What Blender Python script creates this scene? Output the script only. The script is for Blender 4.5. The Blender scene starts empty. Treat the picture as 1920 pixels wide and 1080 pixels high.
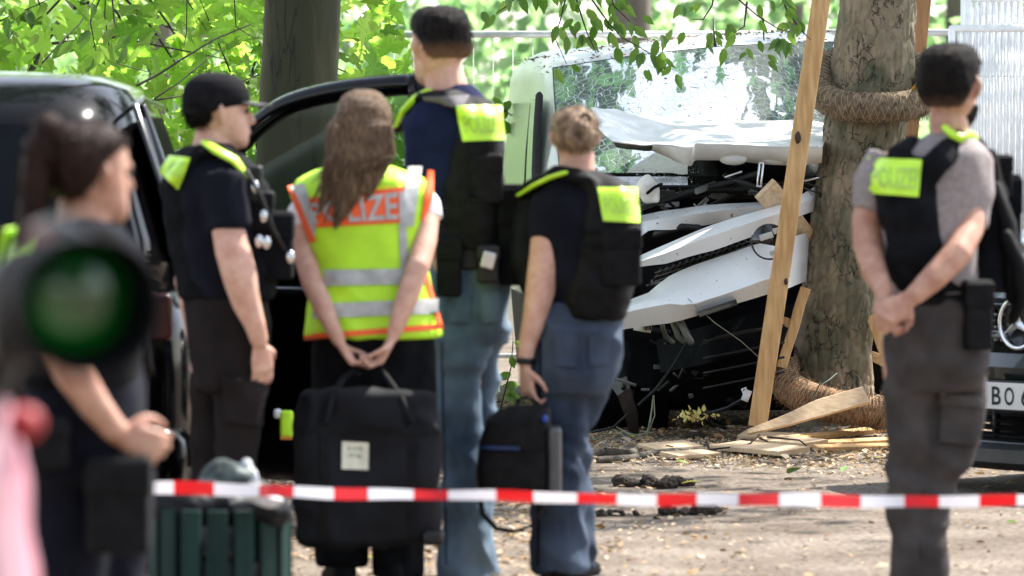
import bpy, math, random
import numpy as np
from mathutils import Vector, Matrix, noise
from mathutils.bvhtree import BVHTree
random.seed(7); rng = np.random.default_rng(7)
SC = bpy.context.scene
COL = SC.collection
R = math.radians
# ------------------------------------------------------------------ camera, world, sun, exposure
F, HC, HY = 10667.0, 1.6, 200.0            # focal length in photo pixels, camera height, horizon row
cam_d = bpy.data.cameras.new('camera'); cam = bpy.data.objects.new('camera', cam_d); COL.objects.link(cam)
cam_d.lens = 200; cam_d.sensor_width = 36; cam_d.clip_start = .5; cam_d.clip_end = 1500
cam.location = (0, 0, HC); cam.rotation_euler = (R(90) - math.atan((540 - HY) / F), 0, 0)
cam_d.dof.use_dof = True; cam_d.dof.focus_distance = 27.5; cam_d.dof.aperture_fstop = 4.2; cam_d.dof.aperture_blades = 9
SC.camera = cam
SUN = Vector((.50, .42, .88)).normalized()
el = math.asin(SUN.z); az = math.atan2(SUN.x, SUN.y)
W = bpy.data.worlds.new('World'); SC.world = W; W.use_nodes = True
nt = W.node_tree; sky = nt.nodes.new('ShaderNodeTexSky'); sky.sky_type = 'NISHITA'; sky.sun_disc = False
sky.sun_elevation = el; sky.sun_rotation = az; sky.air_density = 1.0; sky.dust_density = .9
hs = nt.nodes.new('ShaderNodeHueSaturation'); hs.inputs['Saturation'].default_value = .5; nt.links.new(sky.outputs[0], hs.inputs['Color']); nt.links.new(hs.outputs[0], nt.nodes['Background'].inputs[0]); nt.nodes['Background'].inputs[1].default_value = .15
sd = bpy.data.lights.new('sun', 'SUN'); sd.energy = 4.5; sd.angle = R(.55); sd.color = (1, .95, .87)
so = bpy.data.objects.new('sun', sd); COL.objects.link(so); so.rotation_euler = (-SUN).to_track_quat('-Z', 'Y').to_euler()
SC.view_settings.view_transform = 'Standard'; SC.view_settings.look = 'None'; SC.view_settings.gamma = 1
SC.view_settings.exposure = 1.6
SC.render.engine = 'CYCLES'
cy = SC.cycles; cy.use_denoising = True; cy.max_bounces = 7; cy.diffuse_bounces = 3; cy.glossy_bounces = 3
cy.transmission_bounces = 5; cy.transparent_max_bounces = 10; cy.sample_clamp_indirect = 6
try: cy.denoiser = 'OPENIMAGEDENOISE'
except Exception: pass

def P(px, py, Y): return Vector(((px - 960) / F * Y, Y, HC - (py - HY) / F * Y))

# ------------------------------------------------------------------ materials
MATS = {}
def nodes(m):
    m.use_nodes = True; return m.node_tree, m.node_tree.nodes['Principled BSDF']
def mat(name, col, rough=.6, metal=0, var=.15, scale=12, bump=0, bscale=60, stretch=(1, 1, 1), coat=0, spec=.5, col2=None, sheen=0, detail=5, bdist=.01):
    if name in MATS: return MATS[name]
    m = bpy.data.materials.new(name); t, b = nodes(m); MATS[name] = m
    b.inputs['Roughness'].default_value = rough; b.inputs['Metallic'].default_value = metal
    b.inputs['Coat Weight'].default_value = coat; b.inputs['Coat Roughness'].default_value = .04
    b.inputs['Specular IOR Level'].default_value = spec
    if sheen: b.inputs['Sheen Weight'].default_value = sheen
    tc = t.nodes.new('ShaderNodeTexCoord'); mp = t.nodes.new('ShaderNodeMapping'); mp.inputs['Scale'].default_value = stretch
    t.links.new(tc.outputs['Object'], mp.inputs[0])
    n = t.nodes.new('ShaderNodeTexNoise'); n.inputs['Scale'].default_value = scale; n.inputs['Detail'].default_value = detail
    t.links.new(mp.outputs[0], n.inputs['Vector'])
    r = t.nodes.new('ShaderNodeValToRGB')
    c2 = col2 or tuple(min(1, c * (1 + var * 1.6)) for c in col); c1 = tuple(c * (1 - var * 1.6) for c in col) if not col2 else col
    r.color_ramp.elements[0].position = .32; r.color_ramp.elements[1].position = .68
    r.color_ramp.elements[0].color = (*c1, 1); r.color_ramp.elements[1].color = (*c2, 1)
    t.links.new(n.outputs[0], r.inputs[0]); t.links.new(r.outputs[0], b.inputs['Base Color'])
    if bump:
        n2 = t.nodes.new('ShaderNodeTexNoise'); n2.inputs['Scale'].default_value = bscale; n2.inputs['Detail'].default_value = 4
        t.links.new(mp.outputs[0], n2.inputs['Vector'])
        bp = t.nodes.new('ShaderNodeBump'); bp.inputs['Strength'].default_value = bump; bp.inputs['Distance'].default_value = bdist
        t.links.new(n2.outputs[0], bp.inputs['Height']); t.links.new(bp.outputs[0], b.inputs['Normal'])
    return m
def leafmat(name, dif, tra, dif2=None, tra2=None, mixf=.5, rough=.45):
    m = bpy.data.materials.new(name); m.use_nodes = True; t = m.node_tree; MATS[name] = m
    b = t.nodes['Principled BSDF']; out = t.nodes['Material Output']
    oi = t.nodes.new('ShaderNodeObjectInfo'); at = t.nodes.new('ShaderNodeAttribute'); at.attribute_name = 'rnd'
    ad = t.nodes.new('ShaderNodeMath'); ad.operation = 'ADD'; t.links.new(oi.outputs['Random'], ad.inputs[0]); t.links.new(at.outputs['Fac'], ad.inputs[1])
    fr = t.nodes.new('ShaderNodeMath'); fr.operation = 'FRACT'; t.links.new(ad.outputs[0], fr.inputs[0])
    def ramp(a, bb):
        r = t.nodes.new('ShaderNodeValToRGB'); r.color_ramp.elements[0].color = (*a, 1); r.color_ramp.elements[1].color = (*bb, 1)
        t.links.new(fr.outputs[0], r.inputs[0]); return r
    r1 = ramp(dif, dif2 or tuple(c * 1.7 for c in dif)); r2 = ramp(tra, tra2 or tuple(min(1, c * 1.5) for c in tra))
    t.links.new(r1.outputs[0], b.inputs['Base Color']); b.inputs['Roughness'].default_value = rough
    tr = t.nodes.new('ShaderNodeBsdfTranslucent'); t.links.new(r2.outputs[0], tr.inputs[0])
    mx = t.nodes.new('ShaderNodeMixShader'); mx.inputs[0].default_value = mixf
    t.links.new(b.outputs[0], mx.inputs[1]); t.links.new(tr.outputs[0], mx.inputs[2]); t.links.new(mx.outputs[0], out.inputs[0])
    return m
def glassmat(name, tint, alpha, rough=.03, spec=1.0, crack=False):
    m = bpy.data.materials.new(name); t, b = nodes(m); MATS[name] = m
    b.inputs['Base Color'].default_value = (*tint, 1); b.inputs['Roughness'].default_value = rough
    b.inputs['Specular IOR Level'].default_value = spec; b.inputs['IOR'].default_value = 1.5
    out = t.nodes['Material Output']; tp = t.nodes.new('ShaderNodeBsdfTransparent'); tp.inputs[0].default_value = (.75, .85, .8, 1)
    mx = t.nodes.new('ShaderNodeMixShader'); mx.inputs[0].default_value = alpha
    t.links.new(tp.outputs[0], mx.inputs[1]); t.links.new(b.outputs[0], mx.inputs[2]); t.links.new(mx.outputs[0], out.inputs[0])
    return m

# ------------------------------------------------------------------ mesh builder
def perp(d):
    a = Vector((0, 0, 1)) if abs(d.z) < .9 else Vector((0, 1, 0))
    u = d.cross(a).normalized(); return u, d.cross(u).normalized()
class MB:
    def __init__(s): s.v = []; s.f = []
    def add(s, vs, fs):
        k = len(s.v); s.v += [tuple(x) for x in vs]; s.f += [tuple(i + k for i in f) for f in fs]; return s
    def loft(s, secs, n=20, cap=True):
        vs = []; fs = []
        for c, u, v, e in secs:
            for i in range(n):
                a = 2 * math.pi * i / n; ca, sa = math.cos(a), math.sin(a)
                vs.append(c + u * math.copysign(abs(ca) ** (2 / e), ca) + v * math.copysign(abs(sa) ** (2 / e), sa))
        for j in range(len(secs) - 1):
            for i in range(n):
                k = (i + 1) % n; fs.append((j * n + i, j * n + k, (j + 1) * n + k, (j + 1) * n + i))
        if cap:
            fs.append(tuple(range(n - 1, -1, -1))); fs.append(tuple(range((len(secs) - 1) * n, len(secs) * n)))
        return s.add(vs, fs)
    def tube(s, pts, rad, n=8, flat=1.0, up=None, rnd=True):
        pts = [Vector(p) for p in pts]
        if not hasattr(rad, '__len__'): rad = [rad] * len(pts)
        rad = list(rad)
        if rnd:
            d0 = (pts[0] - pts[1]).normalized(); d1 = (pts[-1] - pts[-2]).normalized()
            pts = [pts[0] + d0 * rad[0] * .75] + pts + [pts[-1] + d1 * rad[-1] * .75]; rad = [rad[0] * .55] + rad + [rad[-1] * .55]
        secs = []; u = None
        for i, p in enumerate(pts):
            d = (pts[min(i + 1, len(pts) - 1)] - pts[max(i - 1, 0)]).normalized()
            if u is None:
                u = (up.cross(d).normalized() if up is not None else perp(d)[0])
            else:
                u = (u - d * u.dot(d)); u = u.normalized() if u.length > 1e-6 else perp(d)[0]
            v = d.cross(u).normalized(); secs.append((p, u * rad[i], v * rad[i] * flat, 2))
        return s.loft(secs, n)
    def box(s, c, sx, sy, sz, M=None):
        c = Vector(c); vs = []
        for x in (-1, 1):
            for y in (-1, 1):
                for z in (-1, 1):
                    q = Vector((x * sx / 2, y * sy / 2, z * sz / 2)); q = M @ q if M else q; vs.append(c + q)
        return s.add(vs, [(0, 1, 3, 2), (4, 6, 7, 5), (0, 4, 5, 1), (2, 3, 7, 6), (0, 2, 6, 4), (1, 5, 7, 3)])
    def beam(s, p0, p1, w, t, nrm=Vector((0, -1, 0)), segs=6, wob=.0, taper=1.0):
        p0, p1 = Vector(p0), Vector(p1); d = (p1 - p0).normalized(); a = d.cross(nrm).normalized(); n2 = a.cross(d).normalized()
        secs = []
        c = min(w, t) * .08
        for i in range(segs + 1):
            k = i / segs; p = p0.lerp(p1, k) + a * wob * noise.noise(Vector((k * 3, w * 90, 1))) ; ww = w * (taper + (1 - taper) * min(1, k * 1.6)) * (1 + .03 * noise.noise(Vector((k * 6, t * 77, p0.x))))
            secs.append([p + a * x * ww / 2 + n2 * y * t / 2 for x, y in ((-1, -1 + 2 * c / t), (-1 + 2 * c / w, -1), (1 - 2 * c / w, -1), (1, -1 + 2 * c / t), (1, 1 - 2 * c / t), (1 - 2 * c / w, 1), (-1 + 2 * c / w, 1), (-1, 1 - 2 * c / t))])
        vs = [v for r in secs for v in r]; fs = []
        for j in range(segs):
            for i in range(8):
                k = (i + 1) % 8; fs.append((j * 8 + i, j * 8 + k, (j + 1) * 8 + k, (j + 1) * 8 + i))
        fs += [tuple(range(7, -1, -1)), tuple(range(segs * 8, segs * 8 + 8))]
        return s.add(vs, fs)
    def ball(s, c, r, sx=1, sy=1, sz=1, n=12, m=8):
        c = Vector(c); secs = []
        for j in range(m + 1):
            a = math.pi * (j + .15) / (m + .3) - math.pi / 2
            secs.append((c + Vector((0, 0, math.sin(a) * r * sz)), Vector((math.cos(a) * r * sx, 0, 0)), Vector((0, math.cos(a) * r * sy, 0)), 2))
        return s.loft(secs, n)
    def grid(s, rows):
        nr, nc = len(rows), len(rows[0]); return s.add([p for r in rows for p in r], [(j * nc + i, j * nc + i + 1, (j + 1) * nc + i + 1, (j + 1) * nc + i) for j in range(nr - 1) for i in range(nc - 1)])
    def mesh(s, name):
        me = bpy.data.meshes.new(name); me.from_pydata([tuple(v) for v in s.v], [], s.f); me.validate(); me.update(); return me
    def bvh(s): return BVHTree.FromPolygons([Vector(v) for v in s.v], s.f)
def wpos(o):
    p = Vector((0, 0, 0))
    while o is not None: p = p + o.location; o = o.parent
    return p
def link(name, me, m, parent=None, smooth=True, origin=None, kind=None):
    """me has world coordinates; the object's origin is the parent's (or `origin`)"""
    base = wpos(parent) if parent is not None else Vector(origin or (0, 0, 0))
    if base.length: me.transform(Matrix.Translation(-base))
    if m is not None:
        me.materials.clear(); me.materials.append(m)
    if smooth: me.polygons.foreach_set('use_smooth', [True] * len(me.polygons))
    o = bpy.data.objects.new(name, me); COL.objects.link(o)
    if parent is not None: o.parent = parent
    else: o.location = base
    if kind: o['kind'] = kind
    return o
def build(mb, name, m, parent=None, smooth=True, origin=None, kind=None, bevel=0, solid=0, subs=0, angle=None):
    me = mb.mesh(name); o = link(name, me, m, parent, smooth, origin, kind)
    if solid: d = o.modifiers.new('s', 'SOLIDIFY'); d.thickness = solid; d.offset = 0
    if solid and smooth: d = o.modifiers.new('e', 'EDGE_SPLIT'); d.split_angle = R(42)
    if bevel: d = o.modifiers.new('b', 'BEVEL'); d.width = bevel; d.segments = 2; d.limit_method = 'ANGLE'
    if subs: d = o.modifiers.new('u', 'SUBSURF'); d.levels = subs; d.render_levels = subs
    if bevel: d = o.modifiers.new('w', 'WEIGHTED_NORMAL')
    return o
def empty(name, loc, label, cat, group=None, kind=None):
    o = bpy.data.objects.new(name, None); COL.objects.link(o); o.location = loc; return tag(o, label, cat, group, kind)
def tag(o, label, cat, group=None, kind=None):
    o['label'] = label; o['category'] = cat
    if group: o['group'] = group
    if kind: o['kind'] = kind
    return o
def remesh(mb, voxel, smooth=3, factor=.5):
    me = mb.mesh('tmp'); o = bpy.data.objects.new('tmp', me); COL.objects.link(o)
    d = o.modifiers.new('r', 'REMESH'); d.mode = 'VOXEL'; d.voxel_size = voxel; d.adaptivity = 0
    if smooth: e = o.modifiers.new('s', 'SMOOTH'); e.iterations = smooth; e.factor = factor
    dg = bpy.context.evaluated_depsgraph_get(); dg.update()
    nm = bpy.data.meshes.new_from_object(o.evaluated_get(dg)); bpy.data.objects.remove(o); bpy.data.meshes.remove(me); return nm
def fold(me, amp, sc=(6, 6, 6), seed=0, ridged=True):
    n = len(me.vertices); co = np.empty(n * 3); me.vertices.foreach_get('co', co); no = np.empty(n * 3); me.vertices.foreach_get('normal', no)
    co = co.reshape(-1, 3); no = no.reshape(-1, 3); out = np.empty(n)
    for i, (x, y, z) in enumerate(co.tolist()):
        w = noise.noise((x * 3 + seed, y * 3, z * 3)) * .8
        a = noise.noise((x * sc[0] + seed + w, y * sc[1] + w, z * sc[2] + x * 4 + w))
        b = noise.noise((x * sc[0] * 2.3 + seed, y * sc[1] * 2.3 + 5, z * sc[2] * 2.3 + w))
        out[i] = ((1 - abs(a) * 2.6) * .7 + b * .5) if ridged else a + .4 * b
    co += no * (out * amp)[:, None]; me.vertices.foreach_set('co', co.ravel()); me.update()
def bvh_of(me, parent=None):
    return BVHTree.FromPolygons([v.co.copy() for v in me.vertices], [tuple(p.vertices) for p in me.polygons])
CAM = Vector((0, 0, HC))
def drape(bvh, q, name, m, parent, nx=14, ny=8, off=.005, solid=.003, base=None, pts=None, faces=None, smooth=True):
    """lay a cloth patch (a pixel-measured quad: tl, tr, br, bl) on a garment's back surface. bvh is in world coordinates"""
    def uv(u, v): 
        a = Vector(q[0]).lerp(Vector(q[1]), u); b = Vector(q[3]).lerp(Vector(q[2]), u); return a.lerp(b, v)
    if pts is None:
        pts = [(i / nx, j / ny) for j in range(ny + 1) for i in range(nx + 1)]
        faces = [(j * (nx + 1) + i, j * (nx + 1) + i + 1, (j + 1) * (nx + 1) + i + 1, (j + 1) * (nx + 1) + i) for j in range(ny) for i in range(nx)]
    hits = []
    for u, v in pts:
        p = uv(u, v); d = Vector(((p.x - 960) / F, 1, -(p.y - HY) / F)).normalized()
        h = bvh.ray_cast(CAM, d)
        hits.append((h[0] - d * off) if h[0] is not None else None)
    ok = [h for h in hits if h is not None]
    if not ok: return None
    avg = sum((h.y for h in ok)) / len(ok)
    for i, h in enumerate(hits):
        if h is None:
            u, v = pts[i]; p = uv(u, v)
            near = min((k for k in range(len(hits)) if hits[k] is not None), key=lambda k: (pts[k][0] - u) ** 2 + (pts[k][1] - v) ** 2)
            hits[i] = P(p.x, p.y, hits[near].y + .01)
    mb = MB(); mb.add(hits, faces); return build(mb, name, m, parent, smooth=smooth, solid=solid)
def text_mesh(txt, bold=.02):
    cu = bpy.data.curves.new('t', 'FONT'); cu.body = txt; cu.offset = bold; cu.resolution_u = 3
    o = bpy.data.objects.new('t', cu); COL.objects.link(o); dg = bpy.context.evaluated_depsgraph_get(); dg.update()
    me = bpy.data.meshes.new_from_object(o.evaluated_get(dg)); bpy.data.objects.remove(o)
    vs = [v.co.copy() for v in me.vertices]; fs = [tuple(p.vertices) for p in me.polygons]
    x0 = min(v.x for v in vs); x1 = max(v.x for v in vs); y0 = min(v.y for v in vs); y1 = max(v.y for v in vs)
    return [((v.x - x0) / (x1 - x0), 1 - (v.y - y0) / (y1 - y0)) for v in vs], fs

def fade_hair(name, col, skin, z0, z1):
    m = mat(name, col, .6, spec=.12, var=.4, scale=60, stretch=(3, 3, .3), bump=.7, bscale=160); t = m.node_tree; b = t.nodes['Principled BSDF']
    old = b.inputs['Base Color'].links[0].from_socket; tc = t.nodes.new('ShaderNodeTexCoord'); sp = t.nodes.new('ShaderNodeSeparateXYZ'); t.links.new(tc.outputs['Object'], sp.inputs[0])
    nz = t.nodes.new('ShaderNodeTexNoise'); nz.inputs['Scale'].default_value = 60; t.links.new(tc.outputs['Object'], nz.inputs['Vector']); ad = t.nodes.new('ShaderNodeMath'); ad.operation = 'MULTIPLY_ADD'; ad.inputs[1].default_value = .03; t.links.new(nz.outputs[0], ad.inputs[0]); t.links.new(sp.outputs['Z'], ad.inputs[2])
    mr = t.nodes.new('ShaderNodeMapRange'); mr.inputs[1].default_value = z0 + .015; mr.inputs[2].default_value = z1 + .015; t.links.new(ad.outputs[0], mr.inputs[0])
    mx = t.nodes.new('ShaderNodeMix'); mx.data_type = 'RGBA'; mx.inputs[6].default_value = (*skin, 1); t.links.new(mr.outputs[0], mx.inputs[0]); t.links.new(old, mx.inputs[7]); t.links.new(mx.outputs[2], b.inputs['Base Color']); return m
def specks(m, col, scale, thr, fac=.8):
    t = m.node_tree; b = t.nodes['Principled BSDF']; old = b.inputs['Base Color'].links[0].from_socket; tc = t.nodes.new('ShaderNodeTexCoord'); n = t.nodes.new('ShaderNodeTexNoise'); n.inputs['Scale'].default_value = scale; n.inputs['Detail'].default_value = 3; t.links.new(tc.outputs['Object'], n.inputs['Vector'])
    mr = t.nodes.new('ShaderNodeMapRange'); mr.inputs[1].default_value = thr; mr.inputs[2].default_value = thr + .03; mr.inputs[4].default_value = fac; t.links.new(n.outputs[0], mr.inputs[0])
    mx = t.nodes.new('ShaderNodeMix'); mx.data_type = 'RGBA'; mx.inputs[7].default_value = (*col, 1); t.links.new(mr.outputs[0], mx.inputs[0]); t.links.new(old, mx.inputs[6]); t.links.new(mx.outputs[2], b.inputs['Base Color'])
# palette
M_skin = mat('skin', (.50, .265, .195), .5, spec=.3, col2=(.64, .40, .31), scale=22, bump=.05, bscale=250)
M_skin2 = mat('skin_warm', (.36, .175, .12), .5, spec=.3, col2=(.50, .29, .21), scale=22, bump=.05, bscale=250)
for m_ in (M_skin, M_skin2):
    b_ = m_.node_tree.nodes['Principled BSDF']; b_.inputs['Subsurface Weight'].default_value = .15; b_.inputs['Subsurface Radius'].default_value = (.02, .008, .004); b_.inputs['Subsurface Scale'].default_value = .3
M_blk = mat('black_cloth', (.0045, .005, .0065), .9, spec=.12, var=.3, scale=20, bump=.3, bscale=400, bdist=.003)
M_blk2 = mat('black_nylon', (.0055, .0055, .0065), .65, spec=.12, var=.3, scale=30, bump=.3, bscale=300, bdist=.003)
M_navy = mat('navy_cotton', (.006, .010, .042), .9, spec=.15, var=.2, scale=10, bump=.25, bscale=60)
M_dknavy = mat('dark_navy_shirt', (.0045, .0055, .011), .9, spec=.15, var=.2, scale=10, bump=.25, bscale=60)
M_grey = mat('grey_brown_cotton', (.235, .20, .195), .9, var=.10, scale=60, bump=.25, bscale=80)
M_grey2 = mat('grey_vest_lining', (.12, .11, .12), .9, var=.15, scale=40)
M_hiv = mat('fluorescent_yellow', (.50, .88, .03), .6, var=.06, scale=14)
M_hivP = mat('fluorescent_patch', (.52, .85, .05), .35, var=.05, scale=14)
M_org = mat('fluorescent_orange', (.95, .13, .03), .6, var=.05, scale=14)
M_refl = mat('silver_reflective', (.42, .43, .42), .45, var=.12, scale=25)
M_reflP = mat('silver_on_yellow', (.38, .58, .10), .4, var=.1, scale=25)
M_white = mat('white_cotton', (.75, .75, .78), .9, var=.05)
M_jeans = mat('faded_blue_denim', (.045, .072, .11), .9, spec=.15, var=.1, scale=3.5, col2=(.17, .235, .30), bump=.3, bscale=260, stretch=(1.6, 1.6, .8), bdist=.004)
M_jeans2 = mat('dark_blue_denim', (.016, .024, .042), .9, spec=.15, var=.1, scale=3.2, col2=(.075, .10, .145), bump=.3, bscale=260, stretch=(1.6, 1.6, .8), bdist=.004)
M_tro = mat('taupe_cargo_cloth', (.050, .044, .043), .9, spec=.15, var=.22, scale=8, bump=.3, bscale=90)
M_tro2 = mat('brown_black_cloth', (.013, .010, .010), .9, spec=.15, var=.2, scale=8, bump=.3, bscale=90)
M_hair_dk = mat('dark_brown_hair', (.006, .004, .003), .6, spec=.12, var=.4, scale=60, stretch=(3, 3, .3), bump=.6, bscale=150)
M_hair_br = mat('brown_hair', (.050, .028, .015), .5, spec=.15, var=.1, scale=40, col2=(.19, .12, .07), stretch=(3.5, 3.5, .25), bump=.6, bscale=120)
M_hair_bl = mat('ash_blonde_hair', (.075, .042, .024), .55, spec=.2, var=.1, scale=16, col2=(.36, .25, .16), stretch=(2, 2, 1.2), bump=.6, bscale=90)
M_hair_au = mat('auburn_hair', (.010, .004, .003), .55, spec=.12, var=.1, scale=30, col2=(.028, .012, .007), stretch=(2, 2, .5), bump=.6, bscale=90)
M_plast = mat('black_plastic', (.007, .007, .008), .4, spec=.35, var=.2, scale=10)
M_rubber = mat('black_rubber', (.014, .014, .014), .75, var=.2, scale=20, bump=.2, bscale=80)
M_metal = mat('bright_metal', (.65, .65, .66), .25, metal=1, var=.05)
M_eye = mat('eye', (.05, .03, .02), .2)
M_car = mat('black_car_paint', (.0015, .0015, .002), .10, var=.1, coat=.0, spec=.16)
M_wood = mat('sawn_pine', (.48, .27, .11), .75, spec=.2, var=.1, scale=9, col2=(.70, .45, .21), stretch=(5, 5, .6), bump=.25, bscale=70, bdist=.004)
M_wood2 = mat('pale_fresh_wood', (.50, .34, .19), .75, var=.1, scale=10, col2=(.70, .53, .34), stretch=(.7, 6, 6), bump=.25, bscale=70, bdist=.004)
# ------------------------------------------------------------------ ground: one sheet to the horizon
def gz(x, y):
    z = .012 * noise.noise((x * 1.3, y * .9, 0)) + .006 * noise.noise((x * 5, y * 4, 3)) + .0025 * noise.noise((x * 19, y * 15, 7))
    dx, dy = (x - 1.62) / .55, (y - 27.75) / .5; z += .075 * math.exp(-(dx * dx + dy * dy))
    return z
def axis(a, b, st, far): 
    mid = list(np.arange(a, b + 1e-6, st)); lo = []; d = st; v = a
    while v > -far: d *= 1.5; v -= d; lo.append(v)
    hi = []; d = st; v = b
    while v < far: d *= 1.5; v += d; hi.append(v)
    return lo[::-1] + mid + hi
xs = axis(-3.5, 5, .05, 900); ys = axis(17, 31.5, .06, 900)
mb = MB(); mb.v = [(x, y, gz(x, y) if (-9 < x < 11 and 5 < y < 60) else 0.0) for y in ys for x in xs]; n = len(xs)
mb.f = [(j * n + i, j * n + i + 1, (j + 1) * n + i + 1, (j + 1) * n + i) for j in range(len(ys) - 1) for i in range(n - 1)]
M_ground = mat('sandy_path', (.13, .105, .083), .95, spec=.1, scale=1.6, col2=(.24, .205, .172), bump=.5, bscale=45, detail=9, bdist=.015)
t = M_ground.node_tree; b = t.nodes['Principled BSDF']; old = b.inputs['Base Color'].links[0].from_socket
tc = t.nodes.new('ShaderNodeTexCoord'); n1 = t.nodes.new('ShaderNodeTexNoise'); n1.inputs['Scale'].default_value = 38; n1.inputs['Detail'].default_value = 6
t.links.new(tc.outputs['Object'], n1.inputs['Vector']); r = t.nodes.new('ShaderNodeValToRGB'); r.color_ramp.elements[0].position = .38; r.color_ramp.elements[1].position = .56; r.color_ramp.elements[0].color = (.30, .24, .2, 1); r.color_ramp.elements[1].color = (1, 1, 1, 1)
t.links.new(n1.outputs[0], r.inputs[0]); mx = t.nodes.new('ShaderNodeMix'); mx.data_type = 'RGBA'; mx.blend_type = 'MULTIPLY'; mx.inputs[0].default_value = .7
t.links.new(old, mx.inputs[6]); t.links.new(r.outputs[0], mx.inputs[7]); t.links.new(mx.outputs[2], b.inputs['Base Color'])
build(mb, 'ground', M_ground, kind='structure')

# ------------------------------------------------------------------ leaves
def maple():
    tips = [(-.50, .02), (-.33, -.20), (-.12, -.16), (0, -.30)]
    o = [(0, 0), (.16, -.06), (.34, -.14), (.36, -.04), (.52, .06), (.40, .14), (.50, .30), (.66, .44), (.46, .44), (.36, .46), (.22, .40), (.26, .60), (.16, .72), (.10, .84), (0, 1.02)]
    pts = o + [(-x, y) for x, y in o[-2:0:-1]]; v = [(x, y, .10 * abs(x) - .10 * y * y + (.03 if i % 2 else 0)) for i, (x, y) in enumerate(pts)]
    v.append((0, .32, -.02)); c = len(v) - 1; return np.array(v), [(i, (i + 1) % c, c) for i in range(c)]
def ovate():
    o = [(0, 0), (.10, .05), (.21, .18), (.19, .22), (.28, .36), (.25, .40), (.27, .54), (.23, .58), (.21, .72), (.16, .76), (.09, .92), (0, 1.08)]
    pts = o + [(-x, y) for x, y in o[-2:0:-1]]; v = [(x, y, .22 * abs(x) - .12 * y * y) for x, y in pts]; v.append((0, .5, -.03)); c = len(v) - 1
    return np.array(v), [(i, (i + 1) % c, c) for i in range(c)]
def rough4(): return np.array([(0, 0, 0), (.32, .35, .06), (0, 1, -.08), (-.32, .4, .05), (.22, .75, 0)]), [(0, 1, 3), (1, 4, 3), (4, 2, 3)]
def rotm(n, tilt=1.0, hang=0):
    """random orientations; tilt small keeps leaves near horizontal"""
    yaw = rng.uniform(0, 2 * np.pi, n); a = rng.normal(0, tilt, n) - hang; b = rng.normal(0, tilt, n)
    cyw, syw, ca, sa, cb, sb = np.cos(yaw), np.sin(yaw), np.cos(a), np.sin(a), np.cos(b), np.sin(b); z = np.zeros(n); o = np.ones(n)
    Z = np.stack([cyw, -syw, z, syw, cyw, z, z, z, o], 1).reshape(-1, 3, 3); X = np.stack([o, z, z, z, ca, -sa, z, sa, ca], 1).reshape(-1, 3, 3); Y = np.stack([cb, z, sb, z, o, z, -sb, z, cb], 1).reshape(-1, 3, 3)
    return Z @ X @ Y
def scatter(name, tpl, pos, size, m, parent=None, tilt=1.0, hang=0, kind='stuff', origin=None, rot=None):
    tv_, tf = tpl; n = len(pos); Rm = rotm(n, tilt, hang) if rot is None else rot
    V = np.einsum('nij,kj->nki', Rm, tv_) * np.asarray(size).reshape(-1, 1, 1) + pos[:, None, :]; base = np.array(wpos(parent)) if parent is not None else np.array(origin or (0, 0, 0)); V = (V - base).reshape(-1, 3)
    k = len(tv_); tf = np.array(tf); Fc = (tf[None] + (np.arange(n) * k)[:, None, None]).reshape(-1, 3); me = bpy.data.meshes.new(name)
    me.vertices.add(len(V)); me.vertices.foreach_set('co', V.ravel()); me.loops.add(Fc.size); me.loops.foreach_set('vertex_index', Fc.ravel().astype(np.int32))
    me.polygons.add(len(Fc)); me.polygons.foreach_set('loop_start', np.arange(0, Fc.size, 3, dtype=np.int32)); me.update(); 
    at = me.attributes.new('rnd', 'FLOAT', 'FACE'); at.data.foreach_set('value', np.repeat(rng.random(n), len(tf)).astype(np.float32)); me.materials.append(m)
    o = bpy.data.objects.new(name, me); COL.objects.link(o)
    if parent is not None: o.parent = parent
    else: o.location = base
    if kind: o['kind'] = kind
    return o
def tplmesh(name, tpl, m):
    me = bpy.data.meshes.new(name); me.from_pydata([tuple(v) for v in tpl[0]], [], tpl[1]); me.update(); me.materials.append(m); return me
MAPLE, OVATE, ROUGH = maple(), ovate(), rough4()
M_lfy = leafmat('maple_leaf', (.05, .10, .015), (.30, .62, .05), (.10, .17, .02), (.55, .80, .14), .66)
M_lfd = leafmat('hornbeam_leaf', (.04, .085, .018), (.16, .36, .04), (.08, .12, .02), (.30, .48, .08), .5)
M_lfbg = leafmat('forest_leaf', (.05, .11, .05), (.22, .48, .15), (.10, .15, .07), (.46, .68, .28), .60)
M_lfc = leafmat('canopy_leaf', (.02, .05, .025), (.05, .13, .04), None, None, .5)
M_dry = leafmat('dry_leaf', (.30, .17, .07), (.20, .12, .04), (.38, .25, .13), (.40, .30, .12), .15, .7)
M_dry2 = leafmat('straw_leaf', (.42, .32, .19), (.2, .15, .08), (.46, .37, .26), (.4, .3, .2), .12, .7)
M_brn = leafmat('dark_dry_leaf', (.08, .05, .03), (.1, .05, .02), (.22, .12, .06), (.2, .1, .04), .15, .7)
M_twig = mat('dark_twig', (.030, .021, .016), .8, var=.2)
def leaves_as_parts(tree, meshes, pts, smin, smax, tilt=.7, hang=.3, name='leaf'):
    Rm = rotm(len(pts), tilt, hang); base = wpos(tree)
    for i, p in enumerate(pts):
        o = bpy.data.objects.new(name, meshes[i % len(meshes)]); COL.objects.link(o); o.parent = tree; o.location = Vector(p) - base
        s_ = random.uniform(smin, smax); o.matrix_basis = Matrix.Translation(o.location) @ Matrix(Rm[i].tolist()).to_4x4() @ Matrix.Scale(s_, 4)

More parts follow.
